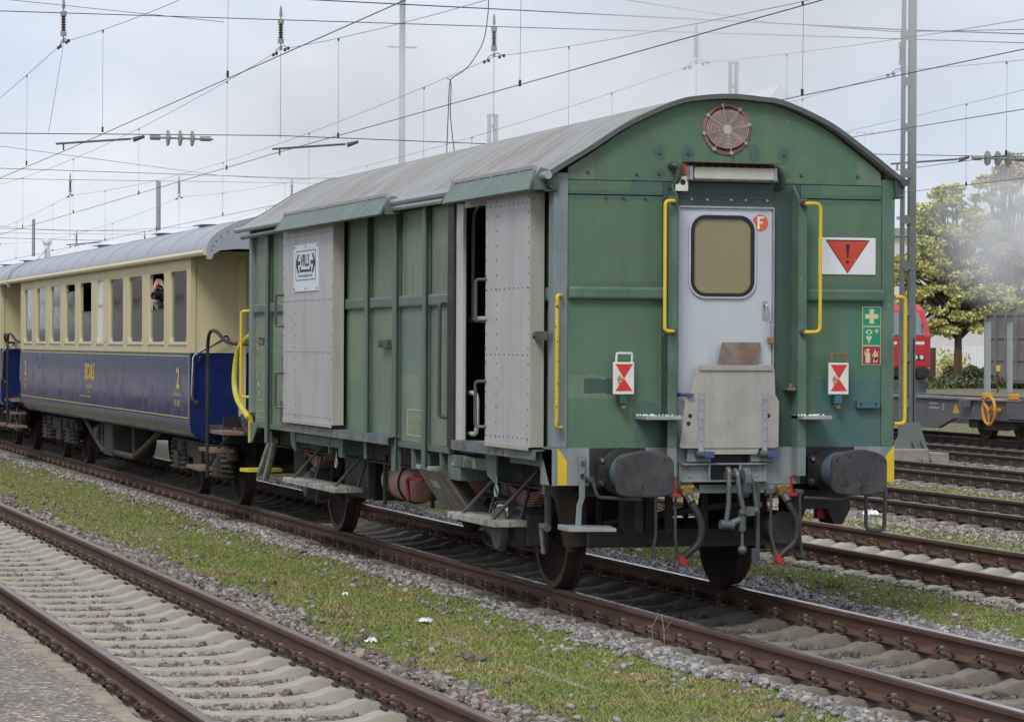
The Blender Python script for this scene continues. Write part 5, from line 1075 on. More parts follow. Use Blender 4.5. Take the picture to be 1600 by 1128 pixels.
# ------------------------------------------------------------------ station building opposite (mirrored in coach windows)
mat('plaster', (.5, .43, .3), .9, var=.1, vs=.6); mat('tile_roof', (.16, .12, .11), .9, var=.2, vs=2); mat('grey_wall', (.4, .385, .365), .9, var=.1, vs=.6)
SB = thing('station_building', 'long ochre station building with brown roof behind the platform, mirrored in coach windows', 'building', (-100, -30, 0))
bd_ = MB().box(-190, -30, -34, -24, -.2, 4.7).build('wall', 'plaster', SB); MB().prism([(-23.2, 4.6), (-34.8, 4.6), (-29, 9.5)], 'x', -191, -29).build('roof', 'tile_roof', SB)
for k in range(24):
    x = -186+6.5*k; f = box('window', 'sill_white', SB, x, x+1.4, -23.99, -23.9, 3.2, 4.4); box('pane', 'coach_glass', f, x+.12, x+1.28, -23.895, -23.885, 3.3, 4.3)
GW = thing('garden_wall', 'grey brown concrete wall beyond the platform, mirrored in coach windows', 'wall', (-100, -17, 0)); MB().box(-180, -40, -17.3, -17, -.2, 2.8).build('wall_slab', 'grey_wall', GW)

mat('sign_blue', (.06, .13, .3), .5, var=.1)
for k, x in enumerate((-118, -96, -84, -71, -58)):
    p = thing('platform_post', 'green lattice post on the platform, %s along, mirrored in coach windows' % ('first', 'second', 'third', 'fourth', 'fifth')[k], 'post', (x, -13.2, .38), 'lattice posts on the platform')
    for dy in (-.15, .15): box('leg', 'mast_green', p, x-.05, x+.05, -13.2+dy-.04, -13.2+dy+.04, .38, 7)
    for j in range(9): z = .6+.7*j; MB().tube([(x, -13.35, z), (x, -13.05, z+.7)], .03, 4).build('lacing_bar', 'mast_green', p)
    if k in (3, 4): box('sign_box', 'sign_blue', p, x-.7, x+.7, -13.02, -12.9, 2.6, 3.3)
# ------------------------------------------------------------------ overhead line
HSX = [-36, -96, -156]; LY = [-.15, 4.15, 8.55, 12.9, 17.5, 21.6]
lab = ['over the train', 'over the first track behind the van', 'over the second track behind the van', 'over the third track behind the van', 'over the track behind the mast', 'over the flat wagon']
def mess_z(x, s):
    if x > -36: t = (x+36)/60
    else: t = ((x+36) % 60)/60
    return 7.85-4*s*t*(1-t)
for i, y in enumerate(LY):
    o = thing('overhead_line', 'overhead contact line '+lab[i]+', with its droppers', 'overhead line', (-36, y, 5.78), 'overhead lines of the yard')
    st = .16 if i % 2 else -.1
    pts = [(x, y+(st if (round((x+36)/60) % 2) else -st)*(1 if abs((x+36)/60-round((x+36)/60)) < .01 else 0), 5.78) for x in (24, -36, -96, -156, -230)]
    MB().tube(pts, .0068, 5).build('contact_wire', 'wire', o)
    MB().tube([(x, y, mess_z(x, .85 if x > -36 else .5)) for x in np.arange(24, -232, -4.)], .0048, 5).build('messenger_wire', 'wire', o)
    for k, x in enumerate([3.5, -8, -19.5, -31, -41.5, -53, -64.5, -76, -87, -101, -113, -125]):
        z1 = mess_z(x, .85 if x > -36 else .5)
        b = MB(); b.tube([(x, y, 5.78), (x+rnd.uniform(-.05, .05), y, z1)], .0034, 4); b.box(x-.02, x+.02, y-.015, y+.015, 5.775, 5.87); b.box(x-.018, x+.018, y-.012, y+.012, z1-.05, z1); b.build('dropper', 'wire', o)
def insulator(parent, y, z0, z1, x):
    """hanging insulator, z0 lower hook, z1 upper hook"""
    h = z1-z0; b = MB().cyl((x, y, z0), (x, y, z1), .012, n=6); b.cyl((x, y, z1-.24*h), (x, y, z1-.04*h), .035, .02, 8); b.cyl((x, y, z0+.02*h), (x, y, z0+.1*h), .03, n=6)
    e = b.build('insulator', 'insulator_cap', parent, smooth=True)
    zb, zt = z0+.16*h, z0+.7*h; b = MB(); b.cyl((x, y, zb), (x, y, zb+.1*h), .06, n=10); b.cyl((x, y, zt-.1*h), (x, y, zt), .06, n=10); b.build('end_cap', 'insulator_green', e)
    b = MB(); b.cyl((x, y, zb), (x, y, zt), .03, n=8)
    for k in range(6): zz = zb+.13*h+k*(zt-zb-.26*h)/5; b.lathe([(.03, -.012), (.062, 0), (.03, .02)], (x, y, zz), 'z', 12)
    b.build('sheds', 'porcelain', e)
H = thing('headspan', 'cross-span wires with hanging insulators, nearest of the headspans', 'headspan', (-36, 8.6, 5.8), 'headspans across the yard'); X0 = -36
for k, y in enumerate(LY):
    insulator(H, y, 7.83, 8.72, X0)
    b = MB(); yl = y-.28 if k == 0 else y; b.tube([(X0, y, 7.8), (X0, yl, 6.1)], .005, 4); b.tube([(X0-.7, y, 7.79), (X0-.3, y, 7.9), (X0+.3, y, 7.9), (X0+.7, y, 7.79)], .008, 5)
    for xx in (-.7, -.4, .4, .7): b.box(X0+xx-.035, X0+xx+.035, y-.02, y+.02, 7.78, 7.84)
    b.build('clamp_hanger', 'wire', H)
    b = MB(); b.tube([(X0-.3, y-.1, 5.9), (X0-.1, y+1.35, 6.02)], .022, 6); b.tube([(X0-.3, y+.05, 5.9), (X0-.3, y+.05, 5.78)], .018, 5); b.cyl((X0-.1, y+1.38, 6.0), (X0-.05, y+1.6, 6.07), .05, .03, 7); b.build('steady_arm', 'iron', H)
for y in (2.15, 19.75):
    e = MB().cyl((X0, y-.55, 6.05), (X0, y+.65, 6.04), .022, n=6)
    for d in (-.5, .5): e.cyl((X0, y+d-.1, 6.05), (X0, y+d+.1, 6.05), .05, n=8)
    e = e.build('disc_insulator', 'insulator_cap', H); b = MB(); [b.lathe([(.01, -.04), (.16, -.02), (.15, .01), (.05, .04), (.01, .045)], (X0, y+d, 6.05), 'y', 20) for d in (-.24, 0, .24)]; b.build('discs', 'insulator_green', e, smooth=True)
zc = [(-8, 8.3), (-1.3, 8.41), (8.6, 8.46), (14.5, 8.5), (23, 8.54), (40, 8.6)]
MB().tube([(X0+.03, y, z) for y, z in zc], .009, 5).build('cross_wire', 'wire', H); MB().tube([(X0, y, z) for y, z in ((-8, 6.02), (-1.3, 6.06), (4.1, 6.15), (8.3, 6.09), (14.5, 6.06), (20.3, 6.1), (40, 6.2))], .009, 5).build('cross_wire', 'wire', H)
MB().tube([(X0-.05, y, z) for y, z in ((-8, 9.1), (2, 8.9), (9, 8.82), (17.4, 8.72), (30, 8.75), (40, 9.2))], .012, 5).build('cross_wire', 'wire', H); MB().tube([(X0+.05, y, z) for y, z in ((-8, 10.2), (6, 9.7), (14.5, 8.75), (17.4, 8.66), (22, 8.9), (40, 9.7))], .009, 5).build('cross_wire', 'wire', H)
MB().tube([(X0+.05, y, z) for y, z in ((-3, 8.75), (3, 8.35))], .006, 5).build('cross_wire', 'wire', H)
for n_, x in (('second', -96), ('third', -156)): h2 = clone_tree(H, (x, 8.6, 5.8)); h2['label'] = 'cross-span wires with hanging insulators, %s headspan away' % n_
tw = thing('feeder_cable', 'twin cables drooping from above and joined to the messenger wire', 'cable', (-30, 8.5, 7.6))
MB().tube([(-38.5, y, z) for y, z in cat_pts([(9.16, 10.2), (9.15, 9.25), (9.12, 8.83), (9.04, 8.42), (8.86, 8.08), (8.65, 7.82), (8.39, 7.65)], 4)], .011, 5).build('cable_loop', 'wire', tw)
for P in ([(8.39, 7.65), (8.31, 7.5), (8.28, 6.85), (8.25, 6.0)], [(8.25, 7.62), (8.34, 7.5), (8.33, 6.85), (8.43, 6.0)]): MB().tube([(-38.5, y, z) for y, z in cat_pts(P, 4)], .01, 5).build('twin_cable', 'wire', tw)
# ------------------------------------------------------------------ lattice mast on its foundation
MT = thing('catenary_mast', 'tall grey green twin-channel mast on a concrete foundation right of the van', 'mast', (-29.7, 14.82, 0))
box('foundation', 'foundation', MT, -30.4, -29.0, 14.3, 15.0, -.3, .13, bev=.02); box('foundation', 'foundation', MT, -30.3, -29.0, 15.003, 15.4, -.3, .06, bev=.02)
for y0, y1, x in ((14.66, 14.71, 0), (14.83, 14.96, 0)):
    b = MB(); dy = .035 if y0 < 14.7 else -.02
    b.hexa([(-29.68, y0, .1), (-29.56, y0, .1), (-29.56, y1, .1), (-29.68, y1, .1)], [(-29.67, y0+dy, 13), (-29.57, y0+dy, 13), (-29.57, y1+dy, 13), (-29.67, y1+dy, 13)]); b.build('channel', 'mast_green', MT)
for k in range(14):
    z = .9+.86*k; box('batten_plate', 'mast_green', MT, -29.558, -29.54, 14.67, 14.85, z, z+.16)
b = MB(); b.prism([(14.42, .1), (15.15, .1), (14.97, .62), (14.65, .62)], 'x', -29.42, -29.40); b.build('base_gusset', 'mast_green', MT)
b = MB(); [b.tube(bend([(-29.52, y, 2.2), (-29.52, y, .6), (-29.38, y+.12, .16), (-28.97, y+.12, -.1)], .1), .014, 6) for y in (14.72, 14.9)]; b.build('cable_pipe', 'black', MT, smooth=True)
FARM = [(-87.3, 10.57, 8.0, .18, 'slender far mast behind the first coach roof'), (-108.7, 8.77, 7.4, .15, 'distant mast at the far left above the second coach'), (-75.1, 16.7, 14, .22, 'tall pale mast rising through the steam above the van roof'), (-83.8, 22.4, 10.45, .36, 'lattice mast whose top just clears the van roof'), (-90.7, 34.5, 13.4, .36, 'pale lattice mast in the steam above the fan'), (-120, 7.7, 6.9, .22, 'lattice mast far behind the second coach')]
for x, y, h, w, l in FARM:
    m = thing('catenary_mast', l, 'mast', (x, y, -.2)); w2 = w/2
    if w > .3:
        for d in (-w2+.05, w2-.05): box('channel', 'mast_far', m, x-.1, x+.1, y+d-.05, y+d+.05, -.2, h)
        for k in range(int(h/.8)): box('batten_plate', 'mast_far', m, x+.1, x+.12, y-w2+.1, y+w2-.1, .4+.8*k, .55+.8*k)
        box('head_plate', 'mast_far', m, x-.12, x+.13, y-w2-.02, y+w2+.02, h, h+.08)
    else:
        MB().tube([(x, y, -.2), (x, y, h)], [w2*1.15, w2*.9], 10).build('pole', 'mast_far', m, smooth=True)
        for z in ((h-.25, h-2) if h > 12 else ()): MB().tube([(x, y-.5, z), (x, y+.5, z)], .03, 6).build('bracket', 'mast_far', m)
# ------------------------------------------------------------------ red locomotive
mat('loco_red', (.5, .03, .035), .35, var=.08, vs=2); mat('windscreen', (.16, .19, .2), .08, var=0, ior=1.7); mat('lamp_glass', (.6, .62, .62), .2, var=0); mat('plough', (.06, .065, .075), .6, var=.2)
LO = thing('locomotive', 'red electric locomotive with white front stripe standing beyond the flat wagon', 'locomotive', (-88.5, 40.75, -.15)); lx, ly = -88.5, 40.75
b = MB(); pf_ = [(lx-18, 1.2), (lx, 1.2), (lx+.05, 2.45), (lx-.55, 3.5), (lx-1.1, 3.75), (lx-18, 3.75)]
n = len(pf_); sec = [(-1.48, 1.), (-1.3, 0), (1.3, 0), (1.48, 1.)]
L0 = [(x, ly-1.47, z) for x, z in pf_]; L1 = [(x+(.0 if x < lx-5 else .18), ly-1.2, z) for x, z in pf_]; R1 = [(x+(.0 if x < lx-5 else .18), ly+1.2, z) for x, z in pf_]; R0 = [(x, ly+1.47, z) for x, z in pf_]
vs = L0+L1+R1+R0; fs = [tuple(range(n)), tuple(range(3*n, 4*n))]
for q_ in range(3):
    for i in range(n): j = (i+1) % n; fs.append((q_*n+i, q_*n+j, (q_+1)*n+j, (q_+1)*n+i))
b.add(vs, fs).build('body', 'loco_red', LO, bev=.06)
MB().hexa([(lx+.235, ly-1.12, 2.5), (lx+.235, ly+1.12, 2.5), (lx-.3, ly+1.08, 3.42), (lx-.3, ly-1.08, 3.42)], [(lx+.15, ly-1.12, 2.5), (lx+.15, ly+1.12, 2.5), (lx-.4, ly+1.08, 3.42), (lx-.4, ly-1.08, 3.42)]).build('windscreen', 'windscreen', LO)
MB().tube([(lx+.0, ly+1.1, 3.0), (lx+.23, ly+1.0, 2.6)], .02, 5).build('wiper', 'black', LO)
for y0, y1 in ((.1, 1.1), (-1.1, -.1)):
    MB().hexa([(lx+.192, ly+y0, 1.92), (lx+.192, ly+y1, 1.92), (lx+.222, ly+y1, 2.24), (lx+.222, ly+y0, 2.24)], [(lx+.198, ly+y0, 1.92), (lx+.198, ly+y1, 1.92), (lx+.228, ly+y1, 2.24), (lx+.228, ly+y0, 2.24)]).build('front_stripe', 'white_paint', LO)
for s in (-1, 1):
    h = box('headlight_housing', 'black', LO, lx+.15, lx+.21, ly+.85*s-.28, ly+.85*s+.28, 1.5, 1.72, bev=.02)
    for d in (-.13, .13): MB().cyl((lx+.2, ly+.85*s+d, 1.61), (lx+.235, ly+.85*s+d, 1.61), .09, n=14).build('headlight', 'lamp_glass', h)
    MB().cyl((lx, ly+.875*s, .95), (lx+.6, ly+.875*s, .95), .12, n=12).build('buffer', 'black', LO); box('buffer_head', 'black', LO, lx+.6, lx+.66, ly+.875*s-.27, ly+.875*s+.27, .78, 1.14, bev=.03)
MB().prism([(ly-1.3, 1.19), (ly+1.3, 1.19), (ly+1.3, .85), (ly-1.3, .85)], 'x', lx-.2, lx+.1).build('buffer_beam', 'black', LO)
MB().hexa([(lx+.1, ly-1.25, .7), (lx+.1, ly+1.25, .7), (lx+.35, ly+1.15, .1), (lx+.35, ly-1.15, .1)], [(lx, ly-1.25, .7), (lx, ly+1.25, .7), (lx+.2, ly+1.15, .1), (lx+.2, ly-1.15, .1)]).build('plough', 'plough', LO)
b = MB(); b.box(lx-17, lx-.3, ly-1.2, ly+1.2, .3, 1.15); b.build('bogies', 'underframe', LO)
b = MB(); [b.tube(bend([(lx+.1, ly+y, .95), (lx+.3, ly+y, .9), (lx+.3, ly+y, .45), (lx+.15, ly+y, .4)], .1), .04, 6) for y in (.2, .38, .56)]; b.build('front_hoses', 'hose', LO)
ltr = ground_piece('railway_track', (-90, ly, -.15)); ltr['label'] = 'track carrying the red locomotive, behind the flat wagon'
for y in (-.75, .75): box('rail', 'rail_web_dark', ltr, -150, -30, ly+y-.035, ly+y+.035, -.31, -.15)
# ------------------------------------------------------------------ grey flat wagon
mat('wagon_grey', (.105, .11, .115), .6, var=.15, vs=2, dirt=((.16, .15, .14), .4, 2)); mat('orange', (.6, .28, .03), .5, var=.1); mat('wagon_print', (.3, .31, .32), .6, var=.1)
FW = thing('flat_wagon', 'low grey container flat wagon with an orange handbrake wheel', 'flat wagon', (-42, 21.4, 0)); fy = 20.15
for y in (fy, 22.5):
    MB().prism([(-62, .86), (-33.5, .86), (-33.5, .47), (-38.9, .47), (-39.9, .2), (-52, .2), (-53, .47), (-62, .47)], 'y', y, y+.12).build('side_sill', 'wagon_grey', FW)
    box('sill_flange', 'wagon_grey', FW, -62, -33.5, y-.06, y+.16, .861, .885); box('sill_flange', 'wagon_grey', FW, -38.9, -33.5, y-.05, y+.15, .45, .469)
for x in (-36.2, -34.2): box('sill_web', 'wagon_grey', FW, x, x+.9, fy-.07, fy-.001, .5, .85)
box('deck', 'wagon_grey', FW, -62, -33.5, 21.0, 21.8, .84, .87)
for x in (-60, -55, -50, -45, -41, -38, -35): box('cross_beam', 'wagon_grey', FW, x, x+.25, fy+.13, 22.49, .6, .868)
for x in (-38.2, -36.9): box('container_lock', 'orange', FW, x, x+.16, fy+.3, fy+.5, .888, 1.02, bev=.02); box('lock_plate', 'orange', FW, x-.45, x-.05, fy+.05, fy+.3, .887, .9)
for x in (-38.4, -38.15): box('stop_block', 'wagon_grey', FW, x, x+.15, fy-.16, fy-.061, .72, .87)
hw = MB().tube([(-36.62+.3*math.cos(a), fy-.28, .67+.3*math.sin(a)) for a in np.linspace(0, 6.28, 28, endpoint=False)], .032, 7, True)
for k in range(3): a = .5+2.094*k; hw.tube([(-36.62, fy-.28, .67), (-36.62+.3*math.cos(a), fy-.28, .67+.3*math.sin(a))], .025, 6)
hw.cyl((-36.62, fy-.32, .67), (-36.62, fy-.01, .67), .05, n=8); hw.build('handbrake_wheel', 'orange', FW, smooth=True)
flat('warning_triangle', [[(-39.05, .56), (-38.7, .56), (-38.875, .8)]], 'orange', FW, 'side', fy-.001)
for x, z, w in ((-40.3, .74, .5), (-40.3, .64, .55), (-39.6, .74, .12), (-39.6, .68, .1), (-39.6, .62, .12), (-37.6, .66, .18), (-37.15, .6, .2), (-36.95, .64, .03), (-38.0, .66, .06)): flat('white_marking', [rect(x, x+w, z, z+.04)], 'wagon_print', FW, 'side', fy-.001)
b = MB()
for r in (rect(-34.0, -33.6, .7, .712), rect(-34.0, -33.6, .54, .552), rect(-34.0, -33.988, .553, .699)): b.prism(r, 'y', fy-.072, fy-.074)
b.build('marking_frame', 'wagon_print', FW); text('lettering', 'KT', 'wagon_print', FW, (-33.95, fy-.075, .57), .13, sx=1.4)
for c in (-37.4, -57.5):
    for e in (-.9, .9):
        for s in (-1, 1):
            MB().lathe([(.001, .80*s), (.12, .8*s), (.36, .74*s), (.4, .81*s), (.45, .81*s), (.455, .70*s), (.48, .68*s), (.1, .7*s), (.001, .74*s)], (c+e, 21.4, .45), 'y', 30).build('wheel', 'wheel', FW, smooth=True)
            box('axle_box', 'underframe', FW, c+e-.25, c+e+.25, 21.4+1.0*s-.1, 21.4+1.0*s+.1, .25, .6, bev=.03)
    for s in (-1, 1): MB().prism([(c-1.4, .62), (c+1.4, .62), (c+1.25, .35), (c+.5, .22), (c-.5, .22), (c-1.25, .35)], 'y', 21.4+.95*s-.04, 21.4+.95*s+.04).build('bogie_frame', 'underframe', FW)
# ------------------------------------------------------------------ far right: trees, container, posts, hedges, buildings
mat('bark', (.07, .06, .05), .9, var=.3, vs=6, bump=.3)
def leaf_mat(name, c0, c1, c2):
    m = bpy.data.materials.new(name); m.use_nodes = True; t = m.node_tree; b = t.nodes['Principled BSDF']; b.inputs['Roughness'].default_value = .6
    v = t.nodes.new('ShaderNodeTexCoord').outputs['Object']; gn = t.nodes.new('ShaderNodeNewGeometry')
    c = mixc(t, ramp(t, noise(t, v, .5, 3), [(.42, 0), (.58, 1)]), c0, c1); w = t.nodes.new('ShaderNodeTexWhiteNoise'); w.noise_dimensions = '1D'; t.links.new(gn.outputs['Random Per Island'], w.inputs['W'])
    c = mixc(t, ramp(t, w.outputs['Value'], [(.7, 0), (1, .9)]), c, c2); c = mixc(t, 1., c, ramp(t, gn.outputs['Random Per Island'], [(0, .6), (1, 1.4)]), 'MULTIPLY'); t.links.new(c, b.inputs['Base Color'])
    b.inputs['Subsurface Weight'].default_value = 0; MATS[name] = m
leaf_mat('leaves_yellow', (.56, .55, .19), (.42, .47, .16), (.66, .5, .2)); leaf_mat('leaves_brown', (.5, .38, .2), (.46, .43, .2), (.58, .4, .22)); leaf_mat('leaves_hedge', (.06, .09, .03), (.1, .11, .04), (.14, .13, .05))
def leaves(name, m, clumps, per, size, parent=None):
    """leaf faces scattered through the clumps: (x, y, z, rx, ry, rz)"""
    P = []
    for c in clumps:
        d = G_.normal(0, 1, (per, 3)); d /= np.linalg.norm(d, axis=1)[:, None]; r = G_.random(per)**.45; P.append(np.array(c[:3])+d*r[:, None]*np.array(c[3:]))
    P = np.concatenate(P)-np.array(off_of(parent) if parent else (0, 0, 0)); n = len(P)
    a = G_.normal(0, 1, (n, 3)); a /= np.linalg.norm(a, axis=1)[:, None]; b_ = np.cross(a, G_.normal(0, 1, (n, 3))); b_ /= np.linalg.norm(b_, axis=1)[:, None]
    s = size*G_.uniform(.6, 1.4, n)[:, None]; V = np.stack([P-a*s, P+b_*s*.6, P+a*s, P-b_*s*.6], 1).reshape(-1, 3)
    return mesh_np(name, V, np.arange(4*n).reshape(n, 4), m, None, parent)
def tree(label, x, y, h, m, clumps, per, size, tr):
    t = thing('tree', label, 'tree', (x, y, -.2), 'autumn trees beyond the yard'); b = MB()
    b.tube([(x, y, -.2), (x+.05, y, h*.25), (x-.1, y+.1, h*.5), (x, y, h*.8)], [tr, tr*.8, tr*.55, tr*.15], 9)
    for c in clumps:
        z0 = h*rnd.uniform(.22, .5); mid = ((x+c[0])/2, (y+c[1])/2, (z0+c[2])/2+.4); b.tube([(x, y, z0), mid, c[:3]], [tr*.4, tr*.22, tr*.06], 5)
    b.build('trunk', 'bark', t, smooth=True); o = leaves('crown', m, clumps, per, size, t); o['kind'] = 'stuff' if False else 'thing'
def crown(cx, cy, cz, rx, ry, rz, n, r):
    o = []
    for _ in range(n):
        d = Vector((rnd.gauss(0, 1), rnd.gauss(0, 1), rnd.gauss(0, 1))).normalized()*rnd.uniform(.35, 1)
        k = r*rnd.uniform(.6, 1.25); o.append((cx+d.x*rx, cy+d.y*ry, cz+d.z*rz, k*1.1, k*1.1, k*.62))
    return o
T1 = [(-145.7, 66.9, 4.8), (-145.5, 67.7, 7.4), (-145.2, 68.6, 10.3), (-144.8, 69.9, 11.0), (-144.9, 69.0, 8.6), (-144.5, 71.0, 9.4), (-145, 69.2, 4.9), (-145.2, 68.0, 5.8), (-144.5, 70.5, 6.6), (-144.2, 71.8, 5.4), (-145.6, 66.4, 6.2), (-144.9, 69.6, 7.2), (-144.6, 70.6, 4.6), (-145.2, 67.2, 3.6), (-145, 68.6, 3.4), (-144.8, 70, 3.4), (-144.4, 71.4, 3.9), (-145.4, 68.2, 9.2), (-145.3, 67.6, 6.6)]
T2 = [(-148, 74.0, 12.4), (-147.8, 75.2, 13.0), (-147.8, 75.2, 9), (-148, 73.5, 10.2), (-148, 74.4, 7.2), (-147.5, 76.5, 11), (-148.2, 72.8, 8.6), (-148, 74.0, 5.2), (-147.6, 76.2, 6.5)]
def spread(T, k, r, s): return [(c[0]+rnd.gauss(0, s), c[1]+rnd.gauss(0, s), c[2]+rnd.gauss(0, s*.7), r*rnd.uniform(.7, 1.2), r*rnd.uniform(.7, 1.2), r*rnd.uniform(.4, .65)) for c in T for _ in range(k)]
tree('yellow green autumn tree in front of the pale hall, half veiled by steam', -144.8, 69.8, 10.5, 'leaves_yellow', spread(T1, 11, .62, .75), 130, .12, .28)
tree('reddish brown autumn tree at the right edge, rising highest above the steam', -148, 74.6, 13, 'leaves_brown', spread(T2, 13, .66, .85), 120, .12, .3)
tree('smaller yellow tree behind the container, cut by the right edge', -152, 80, 9, 'leaves_yellow', spread([(-152, 80, 7), (-152, 79, 5.5), (-152, 81, 8), (-152, 78.6, 7.6)], 6, 1.0, .6), 130, .17, .25)
mat('container_wood', (.2, .185, .19), .8, var=.15, vs=1.5, streak=.4, dirt=((.12, .11, .11), .5, 1))
CT = thing('container', 'grey brown open freight container with upright ribs at the right edge', 'container', (-122, 64, -.2))
box('side_panel', 'container_wood', CT, -126.7, -116, 63, 63.08, .25, 3.75); box('end_panel', 'container_wood', CT, -126.7, -126.6, 63.081, 65.4, .25, 3.75); box('end_panel', 'container_wood', CT, -116.1, -116, 63.081, 65.4, .25, 3.75); box('top_rail', 'wagon_grey', CT, -126.8, -115.9, 62.9, 63.1, 3.752, 3.9); box('bottom_rail', 'wagon_grey', CT, -126.75, -115.9, 62.9, 63.1, .1, .249)
for k in range(9): box('rib', 'container_wood', CT, -126.7+1.25*k, -126.52+1.25*k, 62.88, 62.999, .25, 3.75)
for z in (1.3, 2.5): box('rail_strip', 'container_wood', CT, -126.5, -116, 62.94, 62.998, z, z+.12)
for (x, y, h, m, l, w) in ((-127.8, 60.33, 1.93, 'rust', 'dark rusty fence post beside the locomotive, leftmost of three', .13), (-127.4, 61.7, 1.93, 'rust', 'dark rusty fence post in front of the hedge, middle of three', .13), (-126.2, 65.2, 1.6, 'rust', 'dark rusty post in front of the container', .12), (-111.4, 55.75, 3.2, 'mast_far', 'tall grey post at the left corner of the container', .12), (-111.1, 56.8, 3.2, 'mast_far', 'tall grey post standing in front of the container', .11)):
    p = thing('post', l, 'post', (x, y, -.2), 'upright posts beyond the yard'); box('shaft', m, p, x-w, x+w, y-w, y+w, -.2, h); box('cap', m, p, x-w*1.15, x+w*1.15, y-w*1.15, y+w*1.15, h+.002, h+.05)
mk = thing('marker_post', 'thin red and yellow marker stake in the grass at the right', 'marker', (-111.3, 56.25, -.2)); box('stake', 'rust', mk, -111.33, -111.27, 56.22, 56.28, -.2, 1.3); box('marker_plate', 'yellow', mk, -111.26, -111.24, 56.15, 56.35, .85, 1.15)
for (x, y, s, l) in ((-165.9, 79.3, .72, 'clipped round hedge bush, leftmost of three before the white fence'), (-165.6, 80.6, .66, 'clipped round hedge bush, middle of three before the white fence'), (-165.4, 81.8, .7, 'clipped round hedge bush, rightmost of three beside the container')):
    t = thing('hedge_bush', l, 'bush', (x, y, -.2), 'round bushes along the road'); leaves('foliage', 'leaves_hedge', [(x, y, .22, s, s*.95, .55)]*3, 900, .09, t); MB().tube([(x, y, -.2), (x, y, .4)], .06, 6).build('stem', 'bark', t)
o = leaves('shrubbery', 'leaves_hedge', [(-125+G_.normal(0, 1), 55+.35*k, .0, 1.0, .7, .38+.25*G_.random()) for k in range(44)], 130, .11); o['kind'] = 'stuff'; o['label'] = 'low dark weeds along the far edge of the grass strip'
o = leaves('shrubbery', 'leaves_yellow', [(-170+G_.normal(0, 1), 77+.5*k, .7, 1.0, .8, .9+.5*G_.random()) for k in range(10)], 200, .13); o['kind'] = 'stuff'; o['label'] = 'yellow green shrubs behind the clipped bushes'
FN = thing('fence', 'white paling fence behind the bushes', 'fence', (-184, 89, -.2))
for k in range(16): box('paling', 'white_paint', FN, -184.05, -184, 86.9+.22*k, 87.02+.22*k, -.2, 2.1)
box('fence_rail', 'white_paint', FN, -184.1, -184.055, 86.8, 90.5, .4, .55); box('fence_rail', 'white_paint', FN, -184.1, -184.055, 86.8, 90.5, 1.6, 1.75)
road = box('road', 'foundation', None, -220, -145, 60, 130, -.185, -.16); road['kind'] = 'structure'; road['label'] = 'pale road behind the yard'; 
mat('hall_white', (.62, .6, .56), .8, var=.05, vs=.3); mat('hall_grey', (.3, .31, .33), .8, var=.1, vs=.3)
mat('hall_haze_tint', (.78, .82, .88), .8, var=.03, vs=.3)  # haze put into the colour, so the tower roof and railing look faint
HB = thing('warehouse', 'long pale flat-roofed hall behind the autumn trees', 'building', (-205, 105, -.2)); box('wall', 'hall_white', HB, -225, -200, 70, 150, -.2, 10.9); box('roof', 'hall_grey', HB, -225.5, -199.6, 69.5, 150.5, 10.95, 11.6)
for k in range(5): f = box('window', 'hall_grey', HB, -199.98, -199.9, 88+5*k, 91.5+5*k, 4.4, 6.2); box('pane', 'windscreen', f, -199.895, -199.88, 88.2+5*k, 91.3+5*k, 4.6, 6.0)
box('gate', 'wagon_grey', HB, -199.98, -199.9, 83, 86.5, -.2, 4)
GB = thing('silo_building', 'gabled tower building in mist above the van roof, haze added to its roof colour', 'building', (-260, 95, -.2)); gx, gy = -249, 99.2
box('wall', 'hall_white', GB, gx-20, gx, gy-9, gy+9, -.2, 16); MB().prism([(gy-9.5, 16.3), (gy+9.5, 20.6), (gy, 27.3)], 'x', gx-20.5, gx+.5).build('roof', 'hall_haze_tint', GB)
b = MB()
for k in range(5): b.box(gx+.6, gx+.7, gy+6.5+k*.8, gy+6.6+k*.8, 10, 23)
b.box(gx+.6, gx+.7, gy+6.5, gy+9.8, 22.9, 23.1); b.build('railing', 'hall_haze_tint', GB)
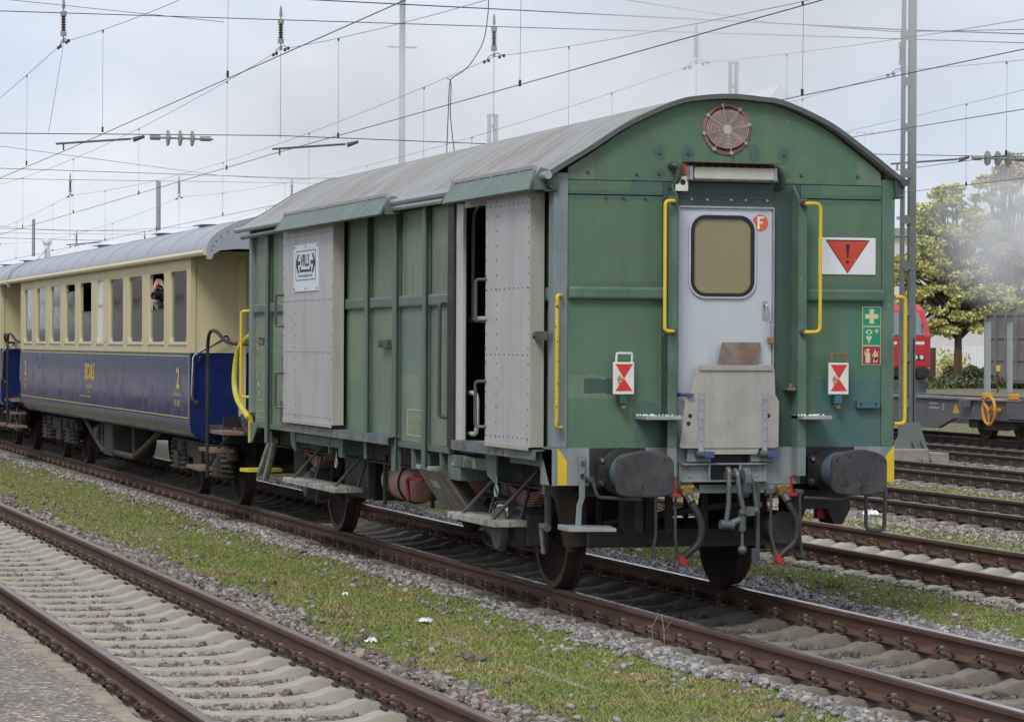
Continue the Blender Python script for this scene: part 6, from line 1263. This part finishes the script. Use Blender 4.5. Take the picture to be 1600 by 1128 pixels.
SLP = thing('street_lamp', 'grey street lamp with flat head left of the yellow tree', 'street lamp', (-171.3, 79, -.2)); MB().tube([(-171.3, 79, -.2), (-171.3, 79, 11)], [.13, .09], 8).build('pole', 'mast_far', SLP, smooth=True); box('lamp_head', 'mast_far', SLP, -171.5, -171.1, 77.5, 79.2, 10.95, 11.2, bev=.03)
# ------------------------------------------------------------------ drifting steam
def steam(label, c, r, dens, seed, scale=.35):
    m = bpy.data.materials.new('steam'); m.use_nodes = True; t = m.node_tree; t.nodes.clear(); o_ = t.nodes.new('ShaderNodeOutputMaterial'); pv = t.nodes.new('ShaderNodeVolumePrincipled')
    pv.inputs['Color'].default_value = (.985, .99, 1, 1); pv.inputs['Anisotropy'].default_value = .2
    v = t.nodes.new('ShaderNodeTexCoord').outputs['Object']; mp_ = t.nodes.new('ShaderNodeVectorMath'); mp_.operation = 'DIVIDE'; t.links.new(v, mp_.inputs[0]); mp_.inputs[1].default_value = r
    ln = t.nodes.new('ShaderNodeVectorMath'); ln.operation = 'LENGTH'; t.links.new(mp_.outputs[0], ln.inputs[0])
    fall = ramp(t, ln.outputs['Value'], [(.25, 1), (.98, 0)]); nz = ramp(t, noise(t, v, scale, 4, .55, None, (seed, seed*2, 1)), [(.36, 0), (.66, 1)])
    d = math_(t, 'MULTIPLY', math_(t, 'MULTIPLY', fall, nz), dens); t.links.new(d, pv.inputs['Density']); t.links.new(pv.outputs[0], o_.inputs['Volume'])
    MATS['steam%d' % seed] = m; b = MB(); b.lathe([(max(1e-3, math.sin(math.pi*i/10)), -math.cos(math.pi*i/10)) for i in range(11)], (0, 0, 0), 'z', 20)
    b.v = [(x*r[0], y*r[1], z*r[2]) for x, y, z in b.v]; o = b.build('steam', 'steam%d' % seed, None, fix=True); o.location = c; o['kind'] = 'stuff'; o['label'] = label; o['category'] = 'steam'
steam('white steam drifting in front of the autumn trees', (-70, 38.4, 6.2), (6.5, 4.9, 3.6), .5, 1, .5)
steam('pale steam bank hanging above the van end and the mast', (-27, 10.8, 7.4), (7, 5.5, 3.2), .26, 2, .3)
steam('wide steam bank hiding the foot of the tall mast above the van roof', (-62, 13.5, 8.2), (9, 9, 4.6), .22, 3, .25)
